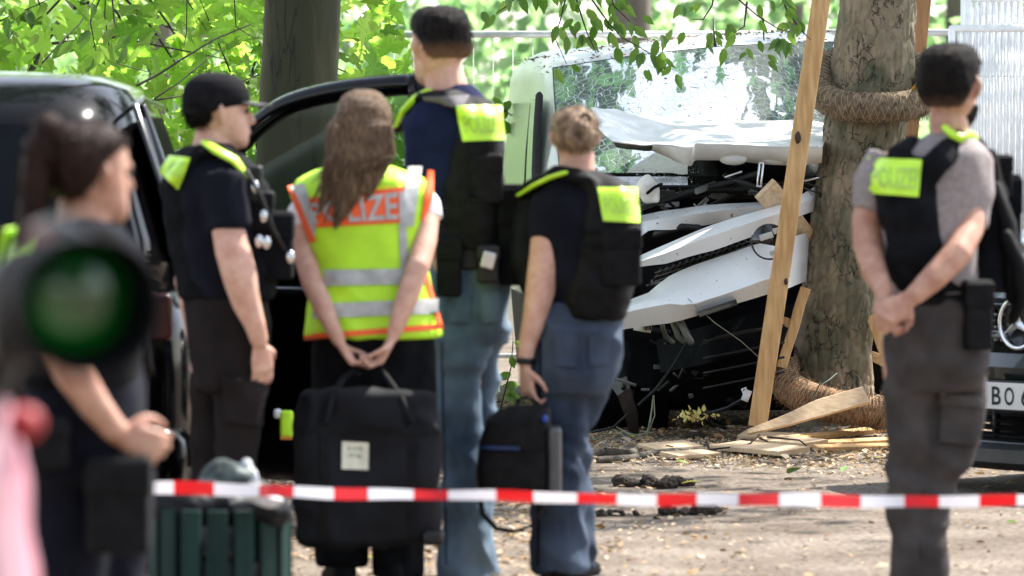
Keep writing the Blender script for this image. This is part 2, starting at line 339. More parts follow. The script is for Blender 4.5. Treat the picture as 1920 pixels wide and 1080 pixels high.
# ------------------------------------------------------------------ bark and trunks
def bark(name, c1, c2, c3, crack, sc=14, zs=.45, bd=.02):
    m = bpy.data.materials.new(name); t, b = nodes(m); MATS[name] = m; b.inputs['Roughness'].default_value = .9
    tc = t.nodes.new('ShaderNodeTexCoord'); mp = t.nodes.new('ShaderNodeMapping'); mp.inputs['Scale'].default_value = (1, 1, zs); t.links.new(tc.outputs['Object'], mp.inputs[0])
    nz = t.nodes.new('ShaderNodeTexNoise'); nz.inputs['Scale'].default_value = 9; nz.inputs['Detail'].default_value = 6; t.links.new(mp.outputs[0], nz.inputs['Vector'])
    mxv = t.nodes.new('ShaderNodeMix'); mxv.data_type = 'RGBA'; mxv.inputs[0].default_value = .16; t.links.new(mp.outputs[0], mxv.inputs[6]); t.links.new(nz.outputs['Color'], mxv.inputs[7])
    vo = t.nodes.new('ShaderNodeTexVoronoi'); vo.feature = 'DISTANCE_TO_EDGE'; vo.inputs['Scale'].default_value = sc; t.links.new(mxv.outputs[2], vo.inputs['Vector'])
    v2 = t.nodes.new('ShaderNodeTexVoronoi'); v2.inputs['Scale'].default_value = sc * .5; t.links.new(mxv.outputs[2], v2.inputs['Vector'])
    r1 = t.nodes.new('ShaderNodeValToRGB'); r1.color_ramp.elements[0].color = (*c1, 1); r1.color_ramp.elements[1].color = (*c3, 1); e = r1.color_ramp.elements.new(.5); e.color = (*c2, 1)
    n3 = t.nodes.new('ShaderNodeTexNoise'); n3.inputs['Scale'].default_value = 5; n3.inputs['Detail'].default_value = 7; n3.inputs['Roughness'].default_value = .65; t.links.new(mp.outputs[0], n3.inputs['Vector'])
    r0 = t.nodes.new('ShaderNodeMapRange'); r0.inputs[1].default_value = .39; r0.inputs[2].default_value = .61; t.links.new(n3.outputs[0], r0.inputs[0])
    av = t.nodes.new('ShaderNodeMix'); av.data_type = 'RGBA'; av.inputs[0].default_value = .3; t.links.new(r0.outputs[0], av.inputs[6]); t.links.new(v2.outputs['Color'], av.inputs[7]); t.links.new(av.outputs[2], r1.inputs[0])
    cn = t.nodes.new('ShaderNodeTexNoise'); cn.inputs['Scale'].default_value = 7; cn.inputs['Detail'].default_value = 3; t.links.new(mp.outputs[0], cn.inputs['Vector']); cm = t.nodes.new('ShaderNodeMapRange'); cm.inputs[1].default_value = .60; cm.inputs[2].default_value = .47; cm.inputs[4].default_value = .07; t.links.new(cn.outputs[0], cm.inputs[0]); ca_ = t.nodes.new('ShaderNodeMath'); t.links.new(vo.outputs['Distance'], ca_.inputs[0]); t.links.new(cm.outputs[0], ca_.inputs[1])
    r2 = t.nodes.new('ShaderNodeValToRGB'); r2.color_ramp.elements[0].position = 0; r2.color_ramp.elements[1].position = crack; r2.color_ramp.elements[0].color = (.12, .1, .08, 1); r2.color_ramp.elements[1].color = (1, 1, 1, 1); t.links.new(ca_.outputs[0], r2.inputs[0])
    mx = t.nodes.new('ShaderNodeMix'); mx.data_type = 'RGBA'; mx.blend_type = 'MULTIPLY'; mx.inputs[0].default_value = .6; t.links.new(r1.outputs[0], mx.inputs[6]); t.links.new(r2.outputs[0], mx.inputs[7]); t.links.new(mx.outputs[2], b.inputs['Base Color'])
    ad = t.nodes.new('ShaderNodeMath'); ad.operation = 'MULTIPLY_ADD'; ad.inputs[1].default_value = .6; t.links.new(n3.outputs[0], ad.inputs[0]); t.links.new(r2.outputs[0], ad.inputs[2])
    bp = t.nodes.new('ShaderNodeBump'); bp.inputs['Strength'].default_value = .9; bp.inputs['Distance'].default_value = bd; t.links.new(ad.outputs[0], bp.inputs['Height']); t.links.new(bp.outputs[0], b.inputs['Normal']); return m
M_plane = bark('scaly_bark', (.060, .070, .036), (.17, .145, .09), (.33, .25, .17), .055, 26, .55, .02)
M_bark2 = bark('mossy_bark', (.022, .026, .009), (.042, .042, .016), (.075, .062, .032), .05, 26, .14, .008)
M_bark3 = mat('grey_bark', (.10, .085, .065), .9, scale=5, col2=(.19, .165, .13), stretch=(3, 3, .4), bump=.4, bscale=30)
def trunk(parent, pts, m, n=40, flare=1.0, amp=.02, step=.05, seed=0, plates=0):
    """pts: (center Vector, radius) from the ground up"""
    secs = []; z = pts[0][0].z; zs = [p.z for p, r in pts]
    while z <= zs[-1]:
        k = max(i for i in range(len(zs) - 1) if zs[i] <= z + 1e-9); f = min(1, (z - zs[k]) / (zs[k + 1] - zs[k])); f = f * f * (3 - 2 * f) * .5 + f * .5
        c = pts[k][0].lerp(pts[k + 1][0], f); r = pts[k][1] + (pts[k + 1][1] - pts[k][1]) * f; c = Vector((c.x, c.y, z))
        secs.append((c, r)); z += step if z < 2.7 else .25
    vs = []
    for c, r in secs:
        for i in range(n):
            a = 2 * math.pi * i / n; d = Vector((math.cos(a), math.sin(a), 0))
            q = 1 + amp / r * (noise.noise((math.cos(a) * 1.4 + seed, math.sin(a) * 1.4, c.z * 1.1)) * 1.2 + .6 * noise.noise((math.cos(a) * 4, math.sin(a) * 4 + seed, c.z * 4)) + .5 * noise.noise((math.cos(a) * 9, math.sin(a) * 9 + seed, c.z * 9)))
            if flare > 1: q += (flare - 1) * math.exp(-max(0, c.z) / .16) * (.6 + .5 * math.cos(a * 4 + seed))
            if plates and c.z < 2.6:
                w_ = .12 * noise.noise((math.cos(a) * 4, math.sin(a) * 4, c.z * 12)); f_ = noise.voronoi((math.cos(a) * 3.6 + w_, math.sin(a) * 3.6 + w_, c.z * 9 + w_))[0]; e_ = f_[1] - f_[0]; pk = noise.cell((math.cos(a) * 3.6 + f_[0] * 0, seed, 1))
                q += plates / r * (min(e_, .16) / .16 - .6 + .5 * noise.noise((math.cos(a) * 3, math.sin(a) * 3, c.z * 5)))
            vs.append(c + d * r * q)
    mb = MB(); mb.add(vs, [(j * n + i, j * n + (i + 1) % n, (j + 1) * n + (i + 1) % n, (j + 1) * n + i) for j in range(len(secs) - 1) for i in range(n)])
    return build(mb, 'trunk', m, parent)
def limb(parent, pts, rad, m=None, name='branch'):
    mb = MB(); mb.tube(pts, rad, 8); return build(mb, name, m or M_twig, parent)
def crown(parent, c, r, n, size, m=M_lfc, squash=.5, clump=26):
    """clumps of leaves spread through a crown's volume, well above the picture"""
    cc = rng.normal(0, .5, (clump, 3)); cc = cc / np.maximum(1, np.linalg.norm(cc, axis=1))[:, None] * r; cc[:, 2] *= squash
    idx = rng.integers(0, clump, n); pos = np.array(c) + cc[idx] + rng.normal(0, r * .14, (n, 3)) * np.array([1, 1, .5]); pos[:, 2] = np.maximum(pos[:, 2], 3.9)
    o = scatter('crown', ROUGH, pos, rng.uniform(size * .7, size * 1.3, n), m, parent, tilt=.45)
    for i in range(0, clump, 4):
        q = Vector(c) + Vector(cc[i].tolist()); b = parent.location + Vector((0, 0, max(3.2, c[2] - r * .7))); limb(parent, [b, b.lerp(q, .5) + Vector((0, 0, .2)), q], [.07, .04, .015], M_bark3)
    return o

# main tree the van has hit
plane = empty('plane_tree', (P(1563, 0, 27.7).x, 27.7, 0), 'scaly tree trunk beside the crashed white van, ringed by coir collars and wooden stakes', 'tree')
Y0 = 27.7
tp_ = [(P(1563, 835, Y0), 84), (P(1563, 740, Y0), 74), (P(1564, 650, Y0), 71), (P(1575, 520, Y0), 70), (P(1592, 400, Y0), 71), (P(1620, 250, Y0), 75), (P(1638, 120, Y0), 76), (P(1646, 0, Y0), 70), (P(1655, -200, Y0), 66), (P(1680, -900, Y0), 60), (P(1700, -1800, Y0), 46)]
trunk(plane, [(Vector((p.x, p.y, p.z)), r / (F / Y0)) for p, r in tp_], M_plane, n=150, flare=1.25, amp=.010, step=.012, seed=3, plates=.012)
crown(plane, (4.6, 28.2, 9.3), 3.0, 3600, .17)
# big dark trunk behind the open car door
t2 = empty('beech_tree', (P(560, 0, 25).x, 25, 0), 'thick dark smooth trunk behind the open black car door', 'tree')
trunk(t2, [(P(558, 845, 25), .21), (P(553, 500, 25), .180), (P(556, 300, 25), .172), (P(562, 100, 25), .170), (P(567, 0, 25), .168), (P(590, -1700, 25), .12)], M_bark2, flare=1.2, amp=.010, seed=9)
crown(t2, (-2.5, 24.5, 8.2), 3.8, 4200, .17)
for k, (px, Y, w, lab, sd_) in enumerate(((1182, 50, .17, 'blurred grey brown trunk beyond the fence above the white van roof', 4), (1488, 62, .10, 'thin blurred trunk beyond the fence by the tall timber stake', 5), (300, 44, .10, 'slim grey trunk half hidden by bright leaves behind the parked black car', 6), (1790, 66, .13, 'pale blurred trunk beyond the stacked fence panels', 2))):
    tt = empty('forest_tree', (P(px, 0, Y).x, Y, 0), lab, 'tree', 'trees in the wood beyond the fence')
    trunk(tt, [(P(px, 200, Y) * 1 - Vector((0, 0, 1.6)), w * 1.15), (P(px, 200, Y), w), (P(px + 3, 0, Y), w * .95), (P(px + 10, -1000, Y), w * .7)], M_bark3, n=20, amp=.01, step=.15, seed=sd_)
    crown(tt, (P(px, 0, Y).x, Y, 8.5), 3.6, 1800, .2)

# leafy boughs just above and behind the van: their leaves mirror in its windscreen
bough = empty('overhanging_maple', (3.6, 34.5, 0), 'maple beyond the fence whose boughs reach over the crashed van, mostly out of frame', 'tree')
trunk(bough, [(Vector((3.6, 34.5, 0)), .16), (Vector((3.5, 34.4, 2)), .13), (Vector((3.2, 34, 5)), .10), (Vector((2.8, 33.5, 7)), .05)], M_bark3, n=18, amp=.01, step=.15, seed=8)
for k in range(7):
    e = Vector((rng.uniform(-.8, 3.0), rng.uniform(30, 33), rng.uniform(4.0, 6.4))); limb(bough, [Vector((3.3, 34.1, 4.2)), Vector((3.3, 34.1, 4.2)).lerp(e, .5) + Vector((0, 0, .3)), e], [.05, .03, .012], M_bark3)
n = 7500; pos = np.stack([rng.uniform(-1.0, 4.2, n), rng.uniform(29.5, 34, n), rng.uniform(4.3, 6.0, n)], 1)
keep = np.array([noise.noise((x * .9, y * .8, z * .9 + 2)) + .5 * noise.noise((x * 2.4, y * 2.2, z * 2.2)) > .05 for x, y, z in pos.tolist()]); pos = pos[keep]
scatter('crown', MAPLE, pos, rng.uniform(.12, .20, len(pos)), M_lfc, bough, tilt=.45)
# park trees behind the camera (they darken the reflections in the black paint)
for k, (x, y, r_) in enumerate(((-9, -14, 5.5), (0, -20, 6.5), (9, -13, 5.5), (-13, 0, 4.0))):
    tb = empty('park_tree', (x, y, 0), ['park tree standing behind the photographer, furthest to the left', 'park tree standing straight behind the photographer', 'park tree standing behind the photographer, to the right', 'smaller park tree left of the photographer'][k], 'tree', 'park trees outside the picture')
    trunk(tb, [(Vector((x, y, 0)), .35), (Vector((x, y, 2)), .27), (Vector((x, y, 6)), .2)], M_bark2, n=20, amp=.02, step=.2, seed=k)
    zc = 7.5 if k < 5 else 8.5; cc = rng.normal(0, 1, (6500, 3)); cc /= np.linalg.norm(cc, axis=1)[:, None]; cc *= rng.uniform(.5, 1, (6500, 1)); pos = np.array([x, y, zc]) + cc * np.array([r_, r_, min(6.3, r_)]); pos = pos[pos[:, 2] > (1.2 if k < 3 else 3.6)]
    scatter('crown', ROUGH, pos, rng.uniform(.35, .65, len(pos)), M_lfc, tb, tilt=.8)
# forest mass beyond the fence
n = 42000; pos = np.stack([rng.uniform(-13, 14, n), rng.uniform(58, 100, n), rng.beta(1.0, 1.2, n) * 6.0], 1)
keep = np.array([noise.noise((x * .28, y * .1, z * .6)) + .35 * noise.noise((x * 1.1, y * .3, z * 1.4)) > -.30 - .4 * (z < 1.9) for x, y, z in pos.tolist()]); pos = pos[keep]
tag(scatter('forest_foliage', ROUGH, pos, rng.uniform(.16, .34, len(pos)), M_lfbg, None, tilt=.8), 'pale green blurred mass of woodland leaves beyond the fence', 'foliage')
n = 5000; pos = np.stack([rng.uniform(-8, 9, n), rng.uniform(38, 52, n), rng.beta(1, 1.8, n) * 2.2], 1); keep = np.array([noise.noise((x * .5, y * .2, z * .9 + 9)) > .02 for x, y, z in pos.tolist()]); pos = pos[keep]
tag(scatter('undergrowth', OVATE, pos, rng.uniform(.10, .26, len(pos)), M_lfbg, None, tilt=.8), 'blurred light green undergrowth just beyond the fence', 'undergrowth')

# young maples at the left
def spray_tree(loc, label, pxr, pyr, yr, nparts, nstuff, meshes, stuffm, smin, smax, tpl, keepf=None, tilt=.6, hang=.35, cat='tree', grp=None, stem=None, twigs=12):
    tr = empty('young_maple', loc, label, cat, grp); pts = []
    def samp(k):
        out = []
        while len(out) < k:
            px, py, Y = random.uniform(*pxr), random.uniform(*pyr), random.uniform(*yr)
            if keepf and not keepf(px, py, Y): continue
            out.append(P(px, py, Y))
        return out
    leaves_as_parts(tr, meshes, samp(nparts), smin, smax, tilt, hang)
    if nstuff: pos = np.array([tuple(p) for p in samp(nstuff)]); scatter('leaves', tpl, pos, rng.uniform(smin, smax, nstuff), stuffm, tr, tilt=tilt, hang=hang)
    if stem:
        limb(tr, stem, [.03, .026, .02, .012][:len(stem)], M_bark3, 'trunk')
        for i in range(twigs):
            a = stem[-1].lerp(stem[-2], random.random()); q = samp(1)[0]; mid = a.lerp(q, .5) + Vector((0, 0, .06)); limb(tr, [a, mid, q, q + (q - mid) * .5], [.010, .007, .004, .002])
    return tr
mm = [tplmesh('maple_leaf', MAPLE, M_lfy)]
kf = lambda px, py, Y: noise.noise((px * .006, py * .009, Y * .35)) > -.22 - (.25 if py > 120 else 0)
spray_tree(Vector((-2.9, 31, 0)), 'bright green maple leaves filling the space above the black car roof', (-160, 470), (-60, 330), (29.5, 35), 300, 620, mm, M_lfy, .10, .20, MAPLE, kf, stem=[Vector((-2.9, 31, 0)), Vector((-2.85, 31, 1.0)), Vector((-2.6, 31.2, 1.9)), Vector((-2.1, 31.3, 2.6))])
spray_tree(Vector((-.2, 33.8, 0)), 'bright maple leaves between the dark trunk and the tall man in navy', (400, 770), (-60, 480), (29, 32.3), 240, 200, mm, M_lfy, .10, .18, MAPLE, kf, stem=[Vector((-1.3, 32, 0)), Vector((-1.35, 32, 1.0)), Vector((-1.4, 32, 2.3))])
n = 1500; pos = np.stack([rng.uniform(-5.2, -.6, n), rng.uniform(29.5, 35, n), rng.uniform(2.25, 5.5, n)], 1); scatter('crown', MAPLE, pos, rng.uniform(.10, .20, n), M_lfy, bpy.data.objects['young_maple'], tilt=.6)
# thin dark twigs drawn across the bright leaves
tw = empty('bare_branch', P(300, 120, 27.5), 'thin dark bare twigs reaching across the bright maple leaves', 'branch')
for pts, r in (([(80, 118), (110, 85), (150, 45), (178, 0), (200, -60)], .004), ([(200, -30), (197, 30), (205, 85), (222, 120), (260, 130), (290, 138)], .0035), ([(258, 160), (300, 138), (340, 112), (400, 75), (470, 46)], .006), ([(290, 185), (335, 155), (390, 110), (420, 90)], .004), ([(225, 195), (290, 188), (340, 180)], .007), ([(345, 180), (400, 172), (487, 140)], .006), ([(352, -30), (350, 60), (345, 90)], .003), ([(440, 0), (443, 50), (470, 68), (490, 74)], .003)):
    mb = MB(); mb.tube([P(x, y, 27.5 + .1 * i) for i, (x, y) in enumerate(pts)], [r * (1.1 - .6 * abs(i / (len(pts) - 1) - .0)) for i in range(len(pts))], 6); build(mb, 'twig', M_twig, tw)
# leafy sprigs hanging into the top of the frame
M_spr = leafmat('sprig_leaf', (.035, .075, .012), (.12, .30, .03), (.07, .12, .02), (.30, .50, .07), .45)
sm = [tplmesh('sprig_leaf', OVATE, M_spr)]
def sprig(label, twigs, spots, Y, smin=.055, smax=.095, name='leafy_branch'):
    t_ = empty(name, P(*spots[0][:2], Y) if spots else P(*twigs[0][0], Y), label, 'branch', 'leafy branches hanging into view'); 
    for pts in twigs:
        mb = MB(); mb.tube([P(x, y, Y + .03 * math.sin(i * 2)) for i, (x, y) in enumerate(pts)], [.0045 * (1.15 - i / len(pts)) for i in range(len(pts))], 6); build(mb, 'twig', M_twig, t_)
    for x, y in spots:
        o = bpy.data.objects.new('leaf', sm[0]); COL.objects.link(o); o.parent = t_
        a = random.uniform(-.9, .9); M = Matrix.Rotation(a + math.pi, 4, 'Y') @ Matrix.Rotation(R(90) + random.uniform(-.6, .6), 4, 'X') @ Matrix.Rotation(random.uniform(-.8, .8), 4, 'Y')
        p = P(x, y, Y + random.uniform(-.1, .1)) - t_.location; s_ = random.uniform(smin, smax)
        o.matrix_basis = Matrix.Translation(p) @ M @ Matrix.Diagonal((s_ * random.uniform(.8, 1.1), s_, s_, 1))
rnd = random.Random(5)
def around(pts, n, dx, dy): 
    out = []
    for i in range(n): x, y = rnd.choice(pts); out.append((x + rnd.gauss(0, dx), y + rnd.gauss(0, dy)))
    return out
sprig('dark green serrated leaves hanging right of the tall man in navy', [[(1010, -60), (985, -20), (950, 12), (930, 25)]], [(905, 22), (928, 28), (950, -10), (958, 2), (990, -18), (1005, -14), (975, -8), (1020, -10)], 26.4, .07, .10)
sprig('leafy twigs hanging down over the white van windscreen, broad green leaves', [[(1040, -60), (1060, 0), (1050, 40), (1040, 70), (1062, 120)], [(1100, -60), (1110, 0), (1135, 35), (1165, 70), (1210, 95), (1250, 122)], [(1075, -20), (1090, 30), (1100, 60), (1118, 100)], [(1140, -40), (1150, 10), (1180, 40)]], around([(1060, 0), (1042, 60), (1080, 25), (1065, 110), (1110, 20), (1150, 10), (1170, 35), (1185, 65), (1150, 50), (1105, 50), (1260, 125), (1230, 115), (1175, 95), (1215, 70), (1240, 65), (1100, 75)], 64, 17, 13), 26.6)
sprig('sparser leaf sprig hanging between the radio aerial and the tall timber stake', [[(1360, -60), (1385, 0), (1420, 30), (1460, 55), (1500, 65)], [(1340, -20), (1335, 10), (1318, 37), (1295, 36)], [(1450, -40), (1475, 20), (1500, 55), (1520, 75)], [(1430, 35), (1432, 75)], [(1400, 5), (1395, 50), (1380, 60)]], around([(1310, 5), (1282, 5), (1345, 62), (1352, 90), (1335, 68), (1375, 52), (1405, 75), (1418, 100), (1440, 105), (1472, 75), (1465, 45), (1490, 45), (1500, 5), (1480, 5), (1400, 95), (1432, 15)], 42, 10, 9), 26.6, .045, .085)
sprig('dark leaves in the top corner above the parked black car', [[(-40, 60), (20, 30), (70, 10), (130, -20)], [(60, -30), (80, 20), (60, 50)], [(210, -20), (215, 40), (220, 55)], [(200, -30), (170, 40), (180, 95)]], around([(20, 10), (60, 20), (35, 62), (8, 62), (60, 60), (80, 55), (90, 10), (120, 5), (175, 60), (218, 55), (240, 85), (185, 98), (160, 0), (10, 30), (145, 78)], 40, 10, 9), 25.8, .06, .10)
sprig('small leafy twig beside the hi-vis back patch of the tall man', [[(1010, 260), (975, 230), (945, 205), (915, 190)]], [(950, 205), (965, 215), (940, 225), (972, 208), (958, 190), (930, 212), (962, 232), (925, 182)], 31.5, .07, .11)
# sapling between the legs
sp = empty('sapling', P(940, 809, 27.0), 'small leafy seedling growing between the jeans of the tall man and the black bag', 'plant')
mb = MB(); mb.tube([P(930, 825, 27), P(940, 760, 27), P(958, 690, 27), P(962, 640, 27)], [.006, .005, .003, .002], 6); mb.tube([P(936, 790, 27), P(915, 760, 27)], .003, 5); build(mb, 'stem', M_twig, sp)
for (x, y) in ((965, 640), (958, 668), (972, 722), (955, 728), (945, 745), (915, 775), (930, 780), (905, 785), (958, 700), (912, 800)):
    o = bpy.data.objects.new('leaf', sm[0]); COL.objects.link(o); o.parent = sp; s_ = random.uniform(.05, .085)
    o.matrix_basis = Matrix.Translation(P(x, y, 26.98) - sp.location) @ Matrix.Rotation(random.uniform(1, 5), 4, 'Y') @ Matrix.Rotation(R(70), 4, 'X') @ Matrix.Scale(s_, 4)
mb = MB(); mb.grid([[P(900, 712, 26.9), P(915, 705, 26.88), P(935, 712, 26.9)], [P(902, 735, 26.9), P(918, 730, 26.86), P(938, 735, 26.9)], [P(900, 752, 26.9), P(910, 748, 26.88), P(922, 745, 26.9)]])
o = build(mb, 'pale_leaf', leafmat('pale_leaf', (.30, .36, .22), (.3, .4, .2), None, None, .3), sp, solid=.002)
# ------------------------------------------------------------------ site fence
M_pale = mat('pale_zinc_coating', (.88, .89, .90), .6, metal=0, var=.06, scale=20)
M_galv = mat('galvanised_steel', (.50, .51, .52), .45, metal=.35, var=.1, scale=20)
def fence_panel(p0, ang, w, h, label, lean=0, base=0, grp='site fence panels', dx=.115, z0=.05, wr=.0022, m=None):
    m = m or M_galv
    f = empty('fence_panel', p0, label, 'fence', grp); d = Vector((math.cos(ang), math.sin(ang), 0)); up = Vector((-math.sin(ang) * lean, math.cos(ang) * lean, 1)).normalized(); p0 = Vector(p0)
    Q = lambda a, b: p0 + d * a + up * b
    mb = MB(); mb.tube([Q(0, h), Q(w, h)], .02, 8); build(mb, 'top_rail', m, f)
    for a in (0, w): mb = MB(); mb.tube([Q(a, z0), Q(a, h)], .02, 8); build(mb, 'post', m, f)
    mb = MB(); mb.tube([Q(0, z0 + .1), Q(w, z0 + .1)], .016, 6); build(mb, 'bottom_rail', m, f)
    mb = MB(); a = dx
    while a < w - .02: mb.tube([Q(a, z0 + .1), Q(a, h)], wr, 4, rnd=False); a += dx
    b = h - .255
    while b > z0 + .12: mb.tube([Q(0, b), Q(w, b)], min(wr * 1.1, .004), 4, rnd=False); b -= .255 if wr < .005 else .5
    build(mb, 'wire_mesh', m, f, kind='stuff'); return f
fence_panel((-1.95, 33.1, 0), 0.0, 3.52, 2.02, 'long grey site fence panel running behind the white van roof')
fence_panel((1.60, 33.1, 0), 0.01, 3.45, 2.03, 'site fence panel joining on right of the timber stake, behind the barked tree')
for i in range(2): mb = MB()
stk = ['front panel of the stack of pale fence panels leaning beside the bearded man', 'second panel in the pale fence stack, slightly taller', 'third panel in the pale fence stack behind the bearded man', 'fourth panel of the pale fence stack, pushed right', 'fifth panel of the pale fence stack', 'rearmost panel of the pale fence stack']
for i in range(6):
    X0 = P(1784 + (i * 31) % 67, 0, 30.6 + i * .13).x; fence_panel((X0, 30.6 + i * .13, 0), .05 + .01 * ((i * 7) % 5), 2.1, 2.02 + .055 * ((i * 3) % 5), stk[i], lean=.01 * i, grp='stacked site fence panels', dx=.034, wr=.0085, m=M_pale)

# ------------------------------------------------------------------ crashed white van
M_wh = mat('white_car_paint', (.74, .745, .72), .38, var=.03, scale=6, coat=.2, spec=.4)
M_wh2 = mat('dusty_white_paint', (.66, .67, .65), .38, var=.06, scale=9, coat=.4)
specks(M_wh, (.10, .06, .04), 55, .70); specks(M_wh2, (.12, .09, .06), 40, .66)
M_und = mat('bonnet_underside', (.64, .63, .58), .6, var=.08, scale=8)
M_dark = mat('dark_engine_plastic', (.003, .003, .0035), .6, spec=.08, var=.4, scale=8, bump=.4, bscale=20, bdist=.02)
M_dk2 = mat('glossy_black_trim', (.008, .008, .009), .2, coat=.5)
M_wind = glassmat('shattered_windscreen', (.16, .20, .20), .97, .012, 1.0)
_t = M_wind.node_tree; _b = _t.nodes['Principled BSDF']; _b.inputs['IOR'].default_value = 2.1; _b.inputs['Coat Weight'].default_value = 1; _b.inputs['Metallic'].default_value = .8; _b.inputs['Base Color'].default_value = (.80, .86, .86, 1)
tc = _t.nodes.new('ShaderNodeTexCoord'); vo = _t.nodes.new('ShaderNodeTexVoronoi'); vo.feature = 'DISTANCE_TO_EDGE'; vo.inputs['Scale'].default_value = 26; _t.links.new(tc.outputs['Object'], vo.inputs['Vector'])
nn = _t.nodes.new('ShaderNodeTexNoise'); nn.inputs['Scale'].default_value = 3.5; _t.links.new(tc.outputs['Object'], nn.inputs['Vector']); mr = _t.nodes.new('ShaderNodeMapRange'); mr.inputs[1].default_value = 0; mr.inputs[2].default_value = .03; _t.links.new(vo.outputs['Distance'], mr.inputs[0])
ad = _t.nodes.new('ShaderNodeMath'); ad.operation = 'MULTIPLY_ADD'; ad.inputs[1].default_value = .12; _t.links.new(mr.outputs[0], ad.inputs[0]); _t.links.new(nn.outputs[0], ad.inputs[2])
bp = _t.nodes.new('ShaderNodeBump'); bp.inputs['Strength'].default_value = .22; bp.inputs['Distance'].default_value = .012; _t.links.new(ad.outputs[0], bp.inputs['Height']); _t.links.new(bp.outputs[0], _b.inputs['Normal'])
M_side = glassmat('side_glass_painted_reflection', (.42, .48, .36), .97, .22, .4)  # pale green base puts the window's reflection into the glass colour
van = empty('crashed_van', (1.2, 28.2, 0), 'white van with crumpled bonnet, hanging bumper and shattered windscreen, jammed against the tree', 'van')
th, ro = R(3), R(5)
rv = Vector((math.cos(th) * math.cos(ro), math.sin(th) * math.cos(ro), math.sin(ro))); bv_ = Vector((-math.sin(th), math.cos(th), 0)); uv_ = rv.cross(bv_).normalized()
if uv_.z < 0: uv_ = -uv_
def VN(a, b, c): return Vector((1.2, 28.0, 0)) + rv * a + bv_ * b + uv_ * c
def hull(half, bot, top, sh, n=9):
    """cross-section half widths: bottom, belt, roof with a rounded shoulder"""
    out = [(-half * .96, bot), (-half, bot + .12), (-half, 1.05), (-half * .985, 1.2)]
    rh = half * .86 if top > 1.5 else half * .93
    zt_ = top - sh
    if zt_ > 1.25: out.append((-half * .93, (1.2 + zt_) / 2))
    else: out.append((-half * .96, max(1.2, zt_) * .5 + .6))
    for i in range(n):
        a = math.pi - i / (n - 1) * math.pi / 2; out.append((math.cos(a) * sh - (rh - sh), zt_ + math.sin(a) * sh + .03 * (1 - abs(math.cos(a)))))
    L = out + [(0, top + .045)]; return L + [(-x, z) for x, z in out[::-1]]
st = [(.28, 1.24), (.55, 1.42), (.85, 1.62), (1.15, 1.83), (1.5, 1.90), (2.2, 1.93), (3.6, 1.94), (4.7, 1.92), (4.85, 1.82)]
rows = [[VN(x, b, z) for x, z in hull(.95, .40, t_, min(.14, max(.05, (t_ - 1.2) * .25)))] for b, t_ in st]
mb = MB(); mb.grid(rows); mb.f.append(tuple(range(len(mb.v) - len(rows[0]), len(mb.v)))); build(mb, 'body_shell', M_wh, van)
mb = MB(); mb.box(VN(0, 2.7, .42), 1.8, 4.2, .1); build(mb, 'floor_pan', M_dark, van)
# windscreen, its rubber and the side window
def wq(u, v, off): 
    a = (-.815 + 1.63 * u) * (1.03 - .08 * v); b = .285 + .88 * v; c = 1.243 + .615 * v + .035 * math.sin(u * math.pi) ; return VN(a, b - .02 - .06 * math.sin(u * math.pi) - off * .6, c + off)
mb = MB(); mb.grid([[wq(u / 14, v / 8, .012) for u in range(15)] for v in range(9)]); build(mb, 'windscreen', M_wind, van, solid=.006)
mb = MB(); mb.tube([wq(0, v / 6, .014) for v in range(7)] + [wq(u / 8, 1, .014) for u in range(1, 9)] + [wq(1, 1 - v / 6, .014) for v in range(1, 7)], .003, 6); build(mb, 'windscreen_seal', M_rubber, van)
def sidep(b, z, off=.008): 
    f = min(1, max(0, (z - 1.05) / .8)); return VN(-.95 + .125 * f ** 1.4 - off, b, z)
mb = MB(); mb.grid([[sidep(.66 + .42 * v + i * (.9 - .2 * v) / 6, 1.16 + .56 * v) for i in range(7)] for v in (0, .25, .5, .75, 1)]); build(mb, 'side_window', M_side, van, solid=.004)
mb = MB(); mb.tube([sidep(.50 + .52 * v, 1.0 + .74 * v, .012) for v in (0, .25, .5, .75, 1)], .020, 8); build(mb, 'door_seal', M_rubber, van)
mb = MB(); mb.tube([sidep(.48, 1.06, .01), sidep(.47, .8, .01), sidep(.5, .45, .01)], .008, 6); build(mb, 'door_gap', M_rubber, van)
mb = MB(); mb.grid([[sidep(1.85 + i * .4, 1.2 + .5 * v) for i in range(6)] for v in (0, .5, 1)]); build(mb, 'rear_side_window', M_side, van, solid=.004)
# aerial on the roof edge
mb = MB(); mb.tube([P(1345, 103, 29.1), P(1343, 92, 29.12), P(1340, 70, 29.15), P(1337, 36, 29.3)], [.028, .018, .009, .005], 10); build(mb, 'aerial', M_plast, van)
# crumpled bonnet
top = [(1108, 201, 28.25), (1150, 204, 28.35), (1200, 214, 28.4), (1260, 219, 28.45), (1330, 224, 28.45), (1420, 226, 28.45), (1500, 226, 28.4), (1528, 229, 28.35), (1546, 232, 28.3)]
m1 = [(1112, 213, 28.0), (1158, 222, 28.1), (1212, 228, 28.15), (1275, 236, 28.1), (1340, 240, 28.15), (1425, 242, 28.15), (1500, 240, 28.1), (1528, 243, 28.05), (1546, 246, 28.0)]
m2 = [(1122, 240, 27.75), (1165, 250, 27.72), (1222, 256, 27.9), (1285, 260, 27.65), (1345, 256, 27.8), (1428, 262, 27.8), (1505, 262, 27.75), (1528, 263, 27.7), (1546, 264, 27.7)]
cr = [(1150, 266, 27.5), (1182, 272, 27.45), (1238, 274, 27.55), (1292, 276, 27.35), (1312, 269, 27.4), (1400, 273, 27.45), (1490, 276, 27.4), (1522, 277, 27.4), (1542, 278, 27.4)]
mb = MB(); dense = []
def crom(a, b, c, d, t): return .5 * ((2 * b) + (-a + c) * t + (2 * a - 5 * b + 4 * c - d) * t * t + (-a + 3 * b - 3 * c + d) * t ** 3)
